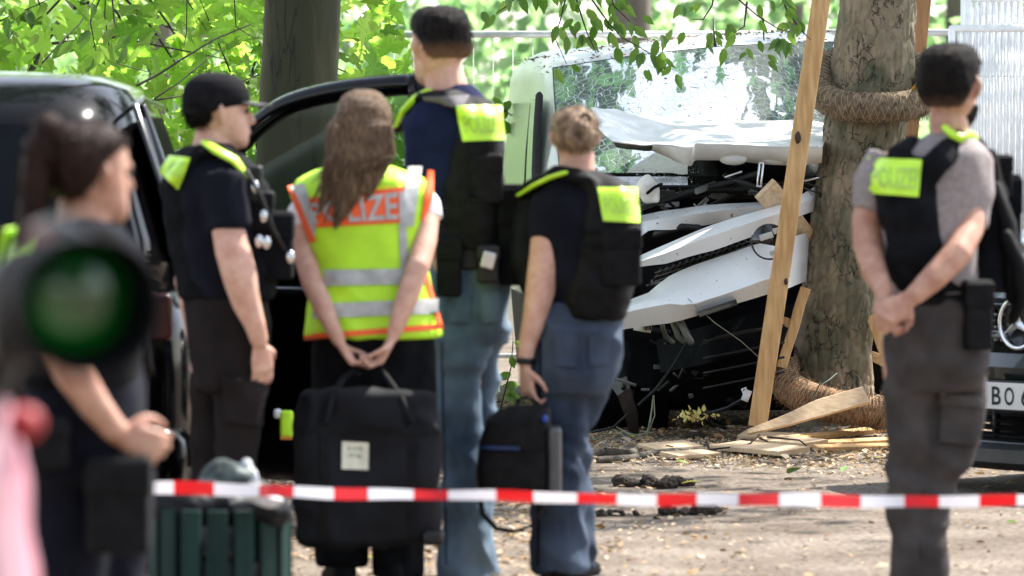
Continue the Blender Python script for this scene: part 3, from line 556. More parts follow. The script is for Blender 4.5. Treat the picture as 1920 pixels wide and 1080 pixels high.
RW = [[P(*q) for q in r_] for r_ in (top, m1, m2, cr)]
def cinterp(L, t):
    k = min(int(t), len(L) - 2); f = t - k; g = lambda i: L[max(0, min(len(L) - 1, i))]; return crom(g(k - 1), g(k), g(k + 1), g(k + 2), f)
for j in range(25):
    r_ = []
    for i in range(65):
        t1 = i / 64 * 8; col = [cinterp(R_, t1) for R_ in RW]; p = cinterp(col, j / 24 * 3); q = .014 * noise.noise((p.x * 2.2, p.y * 2.0, p.z * 2)) + .006 * (.3 - abs(noise.noise((p.x * 5 + p.y * 4, p.y * 3, 3)))) * 2; r_.append(p + Vector((0, -.3 * q, q)))
    dense.append(r_)
mb.grid(dense); bon = build(mb, 'bonnet', M_wh, van, solid=.005)
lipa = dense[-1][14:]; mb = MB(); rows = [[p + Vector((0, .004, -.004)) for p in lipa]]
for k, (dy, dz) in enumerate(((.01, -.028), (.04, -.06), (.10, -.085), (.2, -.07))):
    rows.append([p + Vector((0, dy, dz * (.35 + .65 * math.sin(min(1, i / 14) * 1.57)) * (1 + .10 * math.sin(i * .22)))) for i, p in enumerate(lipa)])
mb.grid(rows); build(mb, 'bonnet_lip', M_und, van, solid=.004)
l2 = dense[-1][:20]; mb = MB(); mb.grid([[p + Vector((0, .01, -.003)) for p in l2], [p + Vector((.02, .3, -.03)) for p in l2], [p + Vector((.05, .6, .06)) for p in l2]]); build(mb, 'bonnet_underside', mat('bonnet_underside_painted_shade', (.09, .10, .08), .7), van, solid=.003)  # dark grey-green puts the underside's shade into its colour
for px in (1375, 1455): mb = MB(); mb.ball(P(px, 298, 27.5), .05, 1.4, .6, .6); build(mb, 'bonnet_boss', M_und, van)
# slotted striker strip
mb = MB()
for a, b in (((1424, 306), (1420, 348)), ((1431, 306), (1427, 348))): mb.tube([P(*a, 27.42), P(*b, 27.4)], .0055, 6)
mb.tube([P(1420, 349, 27.4), P(1427, 350, 27.4)], .006, 6); mb.tube([P(1424, 306, 27.42), P(1431, 306, 27.42)], .006, 6); build(mb, 'striker', M_metal, van)
# engine bay
mb = MB(); mb.box(P(1400, 470, 28.35), 1.75, .35, .78); build(mb, 'engine_bay', M_dark, van, bevel=.03)
mb = MB(); mb.box(P(1400, 660, 28.25), 1.6, .5, .5); mb.box(P(1330, 735, 28.4), 1.1, .5, .16); build(mb, 'engine_block', M_dark, van, bevel=.04)
mb = MB(); mb.grid([[P(x, y, Y) for x in range(1120, 1560, 20)] for y, Y in ((326, 28.25), (338, 28.1), (352, 27.95), (372, 28.0))]); build(mb, 'scuttle', M_dk2, van, solid=.01)
mb = MB(); mb.grid([[P(x, y + 24 * max(0, (1330 - x) / 60 if x > 1270 else 1) * (j < 2), Y + .1 * math.sin(x * .05)) for x in range(1290, 1556, 14)] for j, (y, Y) in enumerate(((286, 27.95), (304, 27.85), (330, 27.8), (352, 27.85)))]); build(mb, 'bay_darkness_sheet', M_dark, van, solid=.006)  # dark sheet added to give the engine bay darkness under the bonnet
def rod(pts, r, name='hose', m=None, n=8): mb = MB(); mb.tube([P(*p) for p in pts], r, n); return build(mb, name, m or M_dark, van)
M_hose = mat('grey_black_hose', (.010, .010, .011), .4, spec=.3, var=.3)
for pts, r in (([(1195, 392, 27.6), (1290, 360, 27.6), (1380, 338, 27.55), (1420, 325, 27.5)], .014), ([(1210, 350, 27.7), (1300, 350, 27.7), (1330, 346, 27.7)], .008), ([(1200, 385, 27.7), (1330, 355, 27.65), (1480, 350, 27.6)], .02), ([(1360, 330, 27.6), (1400, 345, 27.5), (1440, 360, 27.55)], .016), ([(1230, 440, 27.6), (1280, 425, 27.5), (1310, 428, 27.5)], .02), ([(1320, 392, 27.75), (1400, 355, 27.7), (1470, 342, 27.7)], .012)): rod(pts, r, m=M_hose)
rod([(1505, 340, 27.6), (1535, 333, 27.6)], .006, 'rod', M_metal); rod([(1360, 332, 27.45), (1390, 322, 27.42)], .005, 'rod', M_metal)
mb = MB(); mb.ball(P(1213, 352, 27.5), .052, 1, .8, 1.25, 12, 8); mb.box(P(1220, 366, 27.5), .08, .06, .07); me = remesh(mb, .008, 3); fold(me, .006, (14, 14, 14)); link('reservoir', me, mat('milky_plastic', (.70, .68, .60), .45), van)
rod([(1214, 362, 27.44), (1226, 352, 27.42), (1240, 345, 27.44)], .008, 'clip'); 
# panels: list of edge polylines from top to bottom
def panel(name, edges_, m=M_wh, solid=.004, sub=3, parent=None):
    E_ = [[P(*q) for q in e] for e in edges_]; nseg = 24; rows = []
    for e in E_:
        L = [0]; 
        for i in range(1, len(e)): L.append(L[-1] + (e[i] - e[i - 1]).length)
        r_ = []
        for k in range(nseg + 1):
            d = L[-1] * k / nseg; i = max(j for j in range(len(L) - 1) if L[j] <= d + 1e-9); f = (d - L[i]) / (L[i + 1] - L[i]); r_.append(e[i].lerp(e[i + 1], min(1, f)))
        rows.append(r_)
    full = []
    for a, b in zip(rows[:-1], rows[1:]):
        for k in range(sub): full.append([p.lerp(q, k / sub) for p, q in zip(a, b)])
    full.append(rows[-1]); full = [[p + Vector((0, .012 * noise.noise((p.x * 4, p.z * 4, 1)), .004 * noise.noise((p.x * 6, 4, p.z * 5)))) for p in r_] for r_ in full]
    mb = MB(); mb.grid(full); return build(mb, name, m, parent or van, solid=solid)
panel('front_crossmember', [[(1190, 408, 27.7), (1240, 396, 27.6), (1320, 386, 27.55), (1430, 379, 27.6), (1450, 378, 27.62)], [(1190, 420, 27.55), (1240, 410, 27.5), (1320, 400, 27.45), (1400, 390, 27.5), (1450, 386, 27.55)], [(1198, 446, 27.5), (1218, 431, 27.5), (1262, 430, 27.5), (1330, 421, 27.5), (1380, 408, 27.5), (1450, 392, 27.55)]], M_wh2)
panel('grille_bar', [[(1175, 492, 27.3), (1240, 462, 27.3), (1330, 424, 27.3), (1430, 393, 27.35), (1475, 381, 27.4), (1524, 352, 27.65), (1548, 338, 27.85)], [(1175, 498, 27.15), (1240, 478, 27.12), (1330, 444, 27.12), (1430, 410, 27.2), (1475, 396, 27.25), (1522, 370, 27.6), (1548, 357, 27.85)], [(1178, 502, 27.18), (1250, 494, 27.16), (1340, 468, 27.15), (1420, 440, 27.22), (1470, 416, 27.3), (1520, 398, 27.62), (1548, 388, 27.85)]])
panel('grille_backing', [[(1200, 494, 27.5), (1300, 470, 27.45), (1420, 432, 27.45), (1480, 410, 27.45)], [(1205, 575, 27.5), (1262, 520, 27.45), (1425, 465, 27.45), (1490, 450, 27.45)]], M_dark)
for i in range(15):
    x = 1232 + i * 12.2; yt = 503 - (x - 1232) * .33; mb = MB(); mb.beam(P(x - 6, yt + 24, 27.33), P(x + 8, yt, 27.30), .011, .02, segs=2); build(mb, 'grille_slat', M_dk2, van)
for i in range(3): mb = MB(); mb.beam(P(1228, 512 + i * 8, 27.30), P(1412, 450 + i * 8, 27.30), .006, .012, segs=2); build(mb, 'grille_bar_thin', M_dk2, van)
mb = MB(); c_ = P(1442, 452, 27.12); hd = [c_ + Vector((math.cos(a) * .084, -.06, math.sin(a) * .084)) for a in [R(-22) + k / 24 * R(205) for k in range(25)]] + [c_ + Vector((-.03, -.06, -.012))]; mb.add(hd + [p + Vector((0, .03, 0)) for p in hd], [tuple(range(26)), tuple(range(51, 25, -1))] + [(k, 26 + k, 26 + (k + 1) % 26, (k + 1) % 26) for k in range(26)]); bd = build(mb, 'badge_plate', M_dk2, van)
mb = MB()
for i in range(18):
    a = math.pi * (.9 + i / 17 * 1.0); b = math.pi * (.9 + (i + 1) / 17 * 1.0); mb.tube([c_ + Vector((math.cos(a) * .085, -.05, math.sin(a) * .085)), c_ + Vector((math.cos(b) * .085, -.05, math.sin(b) * .085))], .005, 6)
build(mb, 'badge_ring', M_dk2, bd)
Mr = Matrix.Rotation(R(-17), 3, 'Y')
M_badge = mat('satin_silver', (.50, .50, .48), .35, metal=.6, var=.05)
for (x, y, w, h) in ((1437, 443, .066, .030), (1455, 433, .03, .028), (1450, 474, .034, .022), (1462, 452, .03, .03)):
    mb = MB(); mb.box(P(x, y, 27.04), w, .02, h, Mr); build(mb, 'badge_block', M_badge, bd, bevel=.003)
panel('bumper', [[(1150, 575, 27.3), (1220, 547, 27.25), (1240, 528, 27.25), (1263, 513, 27.25), (1340, 484, 27.22), (1423, 457, 27.25), (1470, 448, 27.3), (1512, 437, 27.62), (1545, 428, 27.85)], [(1150, 586, 27.12), (1220, 562, 27.08), (1255, 556, 27.06), (1290, 556, 27.05), (1350, 536, 27.08), (1423, 512, 27.12), (1470, 500, 27.18), (1505, 491, 27.55), (1545, 480, 27.85)],
    [(1150, 592, 27.05), (1220, 575, 27.02), (1262, 567, 27.0), (1292, 573, 26.99), (1360, 552, 27.02), (1423, 528, 27.06), (1470, 515, 27.12), (1503, 505, 27.55), (1545, 494, 27.85)], [(1150, 620, 27.1), (1220, 610, 27.08), (1258, 605, 27.06), (1307, 592, 27.06), (1388, 566, 27.08), (1440, 550, 27.12), (1480, 540, 27.16), (1502, 531, 27.55), (1545, 518, 27.85)]], M_wh, solid=.005, sub=5)
mb = MB(); mb.beam(P(1308, 590, 27.02), P(1380, 566, 27.04), .03, .08, segs=3); build(mb, 'tow_cover', M_dk2, van, bevel=.006)
# below the bumper: torn plastic, liners, hoses, wires
panel('splash_shield', [[(1230, 640, 27.6), (1330, 610, 27.5), (1450, 575, 27.5), (1495, 570, 27.6)], [(1240, 700, 27.45), (1330, 680, 27.3), (1450, 645, 27.35), (1490, 640, 27.5)], [(1300, 760, 27.7), (1380, 745, 27.6), (1450, 725, 27.6), (1485, 720, 27.7)]], M_dark, sub=4)
for y0 in (640, 672, 700, 728): rod([(1320, y0, 27.3), (1380, y0 - 12, 27.25), (1470, y0 - 30, 27.3)], .006, 'shield_rib', M_hose)
rod([(1315, 648, 27.2), (1345, 632, 27.2), (1400, 620, 27.2), (1440, 615, 27.25)], .006, 'hose', M_hose)
panel('wheel_arch_liner', [[(1090, 650, 28.1), (1180, 640, 27.9), (1260, 640, 28.0)], [(1090, 730, 27.9), (1180, 720, 27.8), (1260, 740, 28.0)], [(1090, 812, 27.9), (1180, 800, 28), (1250, 806, 28.1)]], M_dark)
panel('torn_strip', [[(1144, 722, 27.4), (1158, 712, 27.38), (1175, 706, 27.36)], [(1158, 742, 27.32), (1170, 735, 27.3), (1182, 728, 27.3)], [(1172, 780, 27.36), (1184, 778, 27.34), (1196, 775, 27.36)], [(1182, 818, 27.5), (1190, 818, 27.5), (1198, 818, 27.5)]], mat('torn_brown_plastic', (.03, .022, .018), .5, var=.3, scale=20))
for pts, r, m in (([(1178, 812, 27.3), (1210, 822, 27.28), (1220, 790, 27.2), (1225, 745, 27.3)], .0035, 'w'), ([(1150, 806, 27.3), (1180, 824, 27.25), (1212, 820, 27.2), (1228, 780, 27.22), (1226, 742, 27.3)], .003, 'w'), ([(1155, 800, 27.3), (1185, 818, 27.25), (1214, 812, 27.2), (1222, 770, 27.22), (1225, 742, 27.3)], .003, 'w'),
                  ([(1098, 814, 27.3), (1150, 802, 27.3), (1178, 776, 27.3)], .006, 'h'), ([(1197, 760, 27.3), (1230, 730, 27.3), (1260, 690, 27.4), (1290, 640, 27.4)], .007, 'h'), ([(1290, 560, 27.0), (1340, 605, 27.0), (1390, 640, 27.05), (1425, 672, 27.1)], .0018, 'w'),
                  ([(1400, 745, 27.2), (1365, 765, 27.3), (1330, 775, 27.4)], .010, 'h')):
    rod(pts, r, 'wire' if m == 'w' else 'hose', mat('pale_wire', (.22, .24, .14), .5) if m == 'w' else M_hose)
M_br = mat('grey_green_bracket', (.13, .14, .12), .4, metal=.3, var=.3)
for pts, r in (([(1240, 604, 27.25), (1248, 630, 27.3), (1262, 642, 27.3)], .012), ([(1262, 604, 27.2), (1272, 632, 27.2), (1282, 640, 27.2)], .014), ([(1274, 600, 27.15), (1288, 628, 27.15), (1296, 642, 27.15)], .018)): rod(pts, r, 'bracket', M_br)
mb = MB(); mb.box(P(1205, 615, 27.22), .085, .01, .035, Matrix.Rotation(R(10), 3, 'Y')); st_ = build(mb, 'paper_sticker', mat('white_sticker', (.6, .62, .55), .5), van)
mb = MB()
for i in range(7): mb.box(P(1207 + i * 2.6, 615 - i * .1, 27.205), .002 + .002 * (i % 3), .002, .022)
build(mb, 'bar_mark', M_plast, st_)
mb = MB(); mb.beam(P(1396, 752, 27.1), P(1404, 732, 27.1), .035, .02, segs=2); mb.tube([P(1396, 742, 27.1), P(1392, 730, 27.1), P(1399, 728, 27.1)], .005, 6); build(mb, 'white_clip', mat('clip_white', (.7, .7, .7), .5), van)
mb = MB(); mb.grid([[P(1276, 725, 27.6), P(1302, 698, 27.6)], [P(1282, 726, 27.6), P(1304, 728, 27.6)]]); build(mb, 'glass_shard', mat('green_glass_shard', (.10, .26, .16), .2), van, solid=.004)
rr_ = random.Random(21); M_shv = [M_hose, M_br, mat('dull_scrap_metal', (.16, .16, .16), .45, metal=.5, var=.3), M_dk2, M_wh2]
for i in range(52):
    if i < 26: px, py, Y = rr_.uniform(1195, 1500), rr_.uniform(345, 385), rr_.uniform(27.55, 27.85)
    elif i < 34: px, py, Y = rr_.uniform(1200, 1290), rr_.uniform(520, 560) - 0, rr_.uniform(27.35, 27.5)
    else: px, py, Y = rr_.uniform(1170, 1420), rr_.uniform(615, 790), rr_.uniform(27.25, 27.6)
    M = Matrix.Rotation(rr_.uniform(0, 6), 3, 'X') @ Matrix.Rotation(rr_.uniform(-.9, .9), 3, 'Y'); mb = MB(); a = rr_.uniform(.02, .13); c_ = P(px, py, Y)
    if i % 3: mb.box(c_, a, rr_.uniform(.008, .03), rr_.uniform(.006, .03), M)
    else: mb.tube([c_, c_ + M @ Vector((a, 0, .02)), c_ + M @ Vector((a * 1.6, .02, -.03)), c_ + M @ Vector((a * 2.2, 0, -.01))], rr_.uniform(.003, .009), 6)
    build(mb, 'broken_bracket' if i % 3 else 'torn_hose', M_shv[rr_.choice([0, 0, 1, 2, 3, 3, 4] if i < 34 else [0, 0, 0, 3, 3, 2, 1])], van, smooth=bool(i % 3 == 0))
# wheels
def wheel(parent, c, r, w, axis_, rimm=None):
    a = axis_.normalized(); u = Vector((0, 0, 1)); v = a.cross(u).normalized(); mb = MB()
    mb.loft([(c + a * w * k, u * r * q, v * r * q, 2) for k, q in ((-.46, .70), (-.5, .86), (-.42, .97), (-.2, 1), (.2, 1), (.42, .97), (.5, .86), (.46, .70))], 40); ty = build(mb, 'tyre', M_rubber, parent)
    mb = MB(); mb.loft([(c + a * w * k, u * r * q, v * r * q, 2) for k, q in ((-.47, .69), (-.40, .6), (-.36, .2), (-.38, .06))], 30); build(mb, 'rim', rimm or M_metal, ty); return ty
for a in (-.80, .80): 
    for b in (.75, 3.9): q = VN(a, b, 0); wheel(van, Vector((q.x, q.y, .335)), .335, .21, rv)
mb = MB(); mb.grid([[VN(-.965, b, z) for b in (.1, .5, 1.1, 1.2, 3.5)] for z in (.68, .5, .3)]); build(mb, 'side_cladding', M_dark, van, solid=.01)
mb = MB(); mb.box(VN(-.86, .62, .48), .16, .75, .42); build(mb, 'wheel_housing', M_dark, van, bevel=.03)
# broken glass crumbs
n = 260; pos = np.array([tuple(P(rng.uniform(1190, 1330), 316 + abs(rng.normal(0, 22)), 27.85 + rng.uniform(-.1, .1))) for _ in range(n)]); scatter('glass_crumbs', ROUGH, pos, rng.uniform(.002, .010, n), mat('glass_crumb', (.7, .72, .72), .2), van)
# dry leaves on the roof and windscreen
pos = []
while len(pos) < 900:
    a, b = rng.uniform(-.85, .85), rng.beta(1.2, 2) * 2.6 + 1.1
    if noise.noise((a * 3, b * 1.5, 4)) > -.02: 
        t_ = 1.83 + min(.08, (b - 1.15) * .2); pos.append(tuple(VN(a, b, t_ + .05 * (1 - (a / .9) ** 2) + .012)))
scatter('roof_litter', ROUGH, np.array(pos), rng.uniform(.008, .032, 900), M_brn, van, tilt=.3)
pos = np.array([tuple(wq(rng.uniform(.05, .95), rng.uniform(.1, 1), .03)) for _ in range(70)]); scatter('glass_litter', ROUGH, pos, rng.uniform(.006, .022, 70), M_brn, van, tilt=.4)

# ------------------------------------------------------------------ timber and coir round the tree
def plank(name, label, p0, p1, w, t, cat, m=M_wood, nrm=Vector((0, -1, 0)), group=None, wob=.004, segs=10, taper=1.0):
    mb = MB(); mb.beam(p0, p1, w, t, nrm, segs, wob, taper); o = build(mb, name, m, None, origin=p0, smooth=False); tag(o, label, cat, group); return o
G2 = 'timber stakes and boards round the barked tree'
plank('wooden_stake', 'tall leaning timber stake standing in front of the crashed van', P(1421, 800, 27.0), P(1548, -60, 27.1), .088, .06, 'stake', group=G2)
mb = MB()
plank('wooden_stake', 'timber stake rising behind the barked tree, its top seen above the coir collar', P(1655, 800, 28.3), P(1732, -40, 28.3), .085, .06, 'stake', mat('orange_pine', (.34, .17, .07), .7, var=.1, scale=9, col2=(.46, .25, .11), stretch=(5, 5, .6)), group=G2)
plank('wooden_board', 'short pale board slanting down between the tall stake and the trunk, at bumper height', P(1434, 354, 27.3), P(1545, 495, 27.8), .125, .024, 'board', M_wood2, group=G2, nrm=Vector((.1, -1, .05)))
plank('wooden_strut', 'narrow strut leaning between the tall stake and the foot of the trunk', P(1466, 690, 27.35), P(1510, 540, 27.4), .05, .035, 'strut', M_wood, group=G2)
plank('wooden_crosspiece', 'short crosspiece nailed behind the tall stake', P(1440, 592, 27.4), P(1484, 608, 27.4), .045, .03, 'batten', M_wood, group=G2)
plank('wooden_board', 'thick orange board leaning right of the trunk beside the clasped hands', P(1640, 590, 27.6), P(1678, 690, 27.5), .09, .03, 'board', M_wood, group=G2)
plank('wooden_board', 'low board end sticking out right of the trunk above the torn coir', P(1634, 668, 27.8), P(1690, 690, 27.7), .05, .03, 'board', M_wood2, group=G2)
plank('broken_plank', 'long splintered plank lying aslant across the foot of the trunk', P(1402, 812, 26.6), P(1622, 740, 26.9), .085, .03, 'plank', M_wood2, nrm=Vector((.1, -1, .35)), taper=.25, wob=.012, segs=18)
M_knot = mat('wood_knot', (.05, .022, .012), .7)
for kx, ky, kr in ((1496, 258, .016), (1474, 528, .009)):
    mb = MB(); c_ = P(kx, ky, 26.99); mb.loft([(c_ + Vector((0, d, 0)), Vector((kr * q, 0, -kr * .6 * q)), Vector((kr * .3 * q, 0, kr * 1.9 * q)), 1.6) for d, q in ((.01, 1), (.0145 - .033, .9), (-.0195, .4))], 12); kn = bpy.data.objects['wooden_stake']; build(mb, 'knot', M_knot, kn)
# loose planks flat on the ground
def gplank(x0, y0, x1, y1, w, t, lab, m=M_wood2, lift=0):
    Ya = F * HC / (y0 - HY); Yb = F * HC / (y1 - HY); a = P(x0, y0, Ya); b = P(x1, y1, Yb); a.z = gz(a.x, a.y) + t / 2 + lift + w * .13; b.z = gz(b.x, b.y) + t / 2 + lift + w * .13
    plank('loose_plank', lab, a, b, w, t, 'plank', m, nrm=Vector((0, -.27, 1)), group='loose planks on the ground')
gplank(1362, 846, 1490, 862, .16, .022, 'wide pale plank with a dark cut end, nearest the camera in the heap')
gplank(1440, 838, 1530, 848, .14, .024, 'short wide plank at the middle of the heap, just left of the long laths')
gplank(1255, 864, 1335, 856, .10, .018, 'small board lying alone at the left end of the plank heap')
gplank(1212, 848, 1300, 842, .12, .014, 'bleached thin board at the left back of the heap near the branches')
gplank(1530, 850, 1690, 843, .05, .022, 'long lath on the ground closest to the cargo trousers', M_wood)
gplank(1500, 842, 1690, 833, .05, .022, 'second long lath, just behind the closest one', M_wood)
gplank(1470, 834, 1700, 822, .05, .022, 'farthest long lath below the torn coir collar', M_wood)
gplank(1390, 828, 1520, 832, .09, .016, 'thin plank behind the heap, under the splintered plank')
# coir collars
M_coir = mat('coir_fibre', (.10, .07, .045), .95, spec=.1, scale=30, col2=(.27, .20, .13), stretch=(1, 1, 1), bump=.8, bscale=130, bdist=.01)
M_coir2 = mat('torn_coir', (.13, .065, .032), .95, spec=.1, scale=30, col2=(.36, .21, .115), bump=.8, bscale=120, bdist=.012)
M_net = mat('net_thread', (.45, .38, .26), .8)
def coir(name, path, rad, label, netn, m, origin, closed=False, fibres=900, flen=.05, nr=.0011):
    t_ = empty(name, origin, label, 'coir collar'); n = len(path); secs = []; frames = []
    for i in range(n):
        d = (path[(i + 1) % n if closed else min(i + 1, n - 1)] - path[(i - 1) % n if closed else max(i - 1, 0)]).normalized(); u = d.cross(Vector((0, 0, 1))).normalized(); v = u.cross(d).normalized(); frames.append((path[i], u, v, d)); 
    vs = []; ns = 26
    for i, (p, u, v, d) in enumerate(frames):
        rr = rad[i] if hasattr(rad, '__len__') else rad
        for k in range(ns):
            a = 2 * math.pi * k / ns; q = u * math.cos(a) + v * math.sin(a); vs.append(p + q * rr * (1 + .10 * noise.noise((p + q * .1) * 9) + .05 * noise.noise((p + q * .1) * 30)))
    mb = MB(); L = n if closed else n - 1
    mb.add(vs, [(i * ns + k, i * ns + (k + 1) % ns, ((i + 1) % n) * ns + (k + 1) % ns, ((i + 1) % n) * ns + k) for i in range(L) for k in range(ns)])
    if not closed: mb.f.append(tuple(range(ns - 1, -1, -1))); mb.f.append(tuple(range((n - 1) * ns, n * ns)))
    o = build(mb, 'coir_tube', m, t_); mbn = MB(); mbf = MB()
    def surf(s_, a, k=1.02):
        s_ = s_ % n if closed else min(max(s_, 0), n - 1.001); i = int(s_); f = s_ - i; j = (i + 1) % n; A_, B_ = frames[i], frames[j]; rr = (rad[i] * (1 - f) + rad[j] * f) if hasattr(rad, '__len__') else rad
        return A_[0].lerp(B_[0], f) + (A_[1].lerp(B_[1], f) * math.cos(a) + A_[2].lerp(B_[2], f) * math.sin(a)).normalized() * rr * k
    for h in range(netn):
        for sg in (1, -1):
            pts = [surf(L * (h / netn) + sg * k * .05 * L / netn * 6, k * .42 + (h % 2) * .0, 1.05) for k in range(16)]; mbn.tube(pts, .0011, 3, rnd=False)
    build(mbn, 'net', M_net, t_, kind='stuff')
    for h in range(fibres):
        s_ = random.uniform(0, L); a = random.uniform(0, 6.28); p = surf(s_, a, .98); q = surf(s_ + random.uniform(-1, 1), a + random.uniform(-.3, .3), 1 + flen * random.uniform(.3, 2.2) / .07); q.z -= random.uniform(0, flen * .5); mbf.tube([p, p.lerp(q, .6) + Vector((0, 0, .004)), q], [.0016, .0012, .0004], 3, rnd=False)
    build(mbf, 'fibres', m, t_, kind='stuff'); return t_
cxr = P(1637, 0, 27.7).x; RR = 102 / (F / 27.7)
path = [Vector((cxr + RR * math.cos(a), 27.7 + RR * math.sin(a), P(0, 158, 27.7).z + math.sin(a) * .125 + .012 * math.sin(a * 3))) for a in [i / 72 * 2 * math.pi for i in range(72)]]
coir('upper_coir_collar', path, .070, 'grey brown netted coir collar hanging round the trunk at windscreen height', 60, M_coir, (cxr, 27.7, 1.7), True, 1100, .018)
raw = [P(1482, 668, 27.75), P(1470, 700, 27.5), P(1478, 724, 27.33), P(1510, 745, 27.22), P(1550, 758, 27.16), P(1600, 768, 27.14), P(1640, 773, 27.16), P(1662, 776, 27.2)]
path = [cinterp(raw, i / 47 * 7) for i in range(48)]
coir('lower_coir_collar', path, [.062 + .018 * math.sin(i / 47 * 3.1) + (.012 if i > 40 else 0) for i in range(48)], 'reddish frayed coir roll lying round the foot of the trunk', 46, M_coir2, (P(1560, 0, 27.2).x, 27.2, 0), False, 900, .016, nr=.0026)
mb = MB(); mb.tube([P(1712, 168, 27.5), P(1722, 158, 27.46), P(1732, 154, 27.45)], [.012, .02, .018], 8, flat=.5); o = build(mb, 'yellow_strap', mat('yellow_strap', (.6, .36, .03), .5), None, origin=P(1722, 160, 27.46)); tag(o, 'yellow strap loop caught on the upper coir collar beside the trunk', 'strap')
mb = MB(); mb.tube([P(1538, 720, 27.0), P(1525, 745, 27.0), P(1512, 768, 26.95), P(1500, 800, 26.9)], .0035, 6); mb.tube([P(1540, 722, 27.0), P(1556, 712, 27.1), P(1570, 700, 27.2)], .003, 6); o = build(mb, 'green_cord', mat('green_cord', (.05, .08, .06), .8), None, origin=P(1520, 800, 26.9)); tag(o, 'thin grey green cord looped over the frayed lower coir roll', 'cord')
# ------------------------------------------------------------------ black car with its door open
suv = empty('parked_car', (-2.02, 18.9, 0), 'shiny black car with its front door swung open, behind the man in the cap', 'car')
SX, SY = -2.02, 18.9
def SV(a, b, c): return Vector((SX + a, SY + b, c))
def ring(hw, z0, z1, e=5, n=32): return hw, z0, z1, e
mb = MB(); secs = []
for b, hw, z0, z1 in ((0, .80, .45, .95), (.08, .90, .33, 1.02), (.5, .94, .25, 1.06), (2.5, .95, .22, 1.06), (3.4, .95, .22, 1.04), (4.3, .92, .25, .98), (4.65, .80, .32, .82)):
    secs.append((SV(0, b, (z0 + z1) / 2), Vector((hw, 0, 0)), Vector((0, 0, (z1 - z0) / 2)), 4.5))
mb.loft(secs, 48); build(mb, 'body', M_car, suv)
rows = []
for z, b0, b1, hw in ((1.0, .10, 3.55, .90), (1.15, .18, 3.25, .865), (1.35, .30, 2.9, .80), (1.55, .44, 2.55, .735), (1.66, .58, 2.3, .68), (1.71, .85, 2.05, .55), (1.725, 1.1, 1.8, .3)):
    secs = (SV(0, (b0 + b1) / 2, z), Vector((hw, 0, 0)), Vector((0, (b1 - b0) / 2, 0)), 4.5); rows.append(secs)
mb = MB(); mb.loft(rows, 64); build(mb, 'cabin', M_car, suv)
M_cg = mat('dark_car_glass', (.002, .003, .004), .05, spec=.12, coat=0)
mb = MB(); mb.grid([[SV(x, b - .012, z) for x in (-w, -w * .5, 0, w * .5, w)] for z, b, w in ((1.06, .13, .78), (1.2, .20, .745), (1.35, .30, .70), (1.54, .43, .63))]); build(mb, 'rear_window', M_cg, suv, solid=.004)
def sg(b, z): 
    hw = np.interp(z, [1.0, 1.15, 1.35, 1.55, 1.66], [.90, .865, .80, .735, .68]); return SV(float(hw) + .006, b, z)
for b0, b1 in ((.55, 1.0), (1.08, 2.0)): 
    mb = MB(); mb.grid([[sg(b0 + (b1 - b0) * k / 4 + .14 * v * (1 if b0 < 1 else 0) - 0 * v, 1.06 + .50 * v) for k in range(5)] for v in (0, .33, .66, 1)]); build(mb, 'side_window', M_cg, suv, solid=.004)
for pts, r in (([(.47, 1.04), (.56, 1.3), (.70, 1.6)], .012), ([(1.04, 1.04), (1.06, 1.3), (1.12, 1.6)], .014), ([(.45, 1.05), (1.2, 1.06), (2.1, 1.06)], .009), ([(.72, 1.6), (1.3, 1.63), (2.2, 1.6)], .010)):
    mb = MB(); mb.tube([sg(b, z) + Vector((.006, 0, 0)) for b, z in pts], r, 8); build(mb, 'window_trim', M_dk2, suv)
mb = MB(); mb.box(SV(.82, .03, .90), .14, .06, .16); build(mb, 'tail_lamp', mat('tail_lamp_red', (.035, .002, .003), .2), suv, bevel=.02)
mb = MB(); mb.box(SV(-.80, .03, .88), .2, .06, .22); build(mb, 'tail_lamp', MATS['tail_lamp_red'], suv, bevel=.02)
mb = MB(); mb.loft([(SV(0, b, .42), Vector((w, 0, 0)), Vector((0, 0, .16)), 4) for b, w in ((-.07, .80), (-.04, .92), (.15, .955))], 40); build(mb, 'bumper', M_car, suv)
mb = MB(); mb.box(SV(0, -.02, .78), .52, .02, .11); build(mb, 'number_plate', mat('plate_white', (.7, .7, .7), .4), suv)
for z in (.95, .60): mb = MB(); mb.tube([sg(1.35, 1.0) + Vector((.055, 0, z - 1.0)), sg(1.55, 1.0) + Vector((.06, 0, z - 1.0))], .012, 8); build(mb, 'door_handle' if z > .9 else 'trim', M_metal, suv)
for a in (-.82, .82):
    for b in (.85, 3.75): wheel(suv, SV(a, b, .34), .34, .23, Vector((1, 0, 0)))
# open door: hinge at the car's right front, swung out
door_m = empty('door', (0, 0, 0), '', '');  del door_m['label']; del door_m['category']; door_m.parent = suv; door_m.location = (0, 0, 0)
hx, hy = P(432, 0, 22.0).x, 22.0; ex, ey = P(782, 0, 21.35).x, 21.35
def DR(u, z, off=0): 
    d = Vector((ex - hx, ey - hy, 0)); nn_ = Vector((d.y, -d.x, 0)).normalized(); return Vector((hx, hy, z)) + d * u + nn_ * off
zz = lambda py, Y=21.6: HC - (py - HY) / F * Y
mb = MB(); secs = []
for z, u0, u1, t_ in ((.17, .06, .96, .05), (.24, .01, 1.0, .08), (.75, 0, 1.03, .10), (1.0, 0, 1.03, .09), (1.06, .0, 1.02, .06)):
    c = DR((u0 + u1) / 2, z); h = DR(u1, z) - c; nn_ = Vector((h.y, -h.x, 0)).normalized(); secs.append((c, h, nn_ * t_, 6))
mb.loft(secs, 40); build(mb, 'door_panel', M_car, door_m)
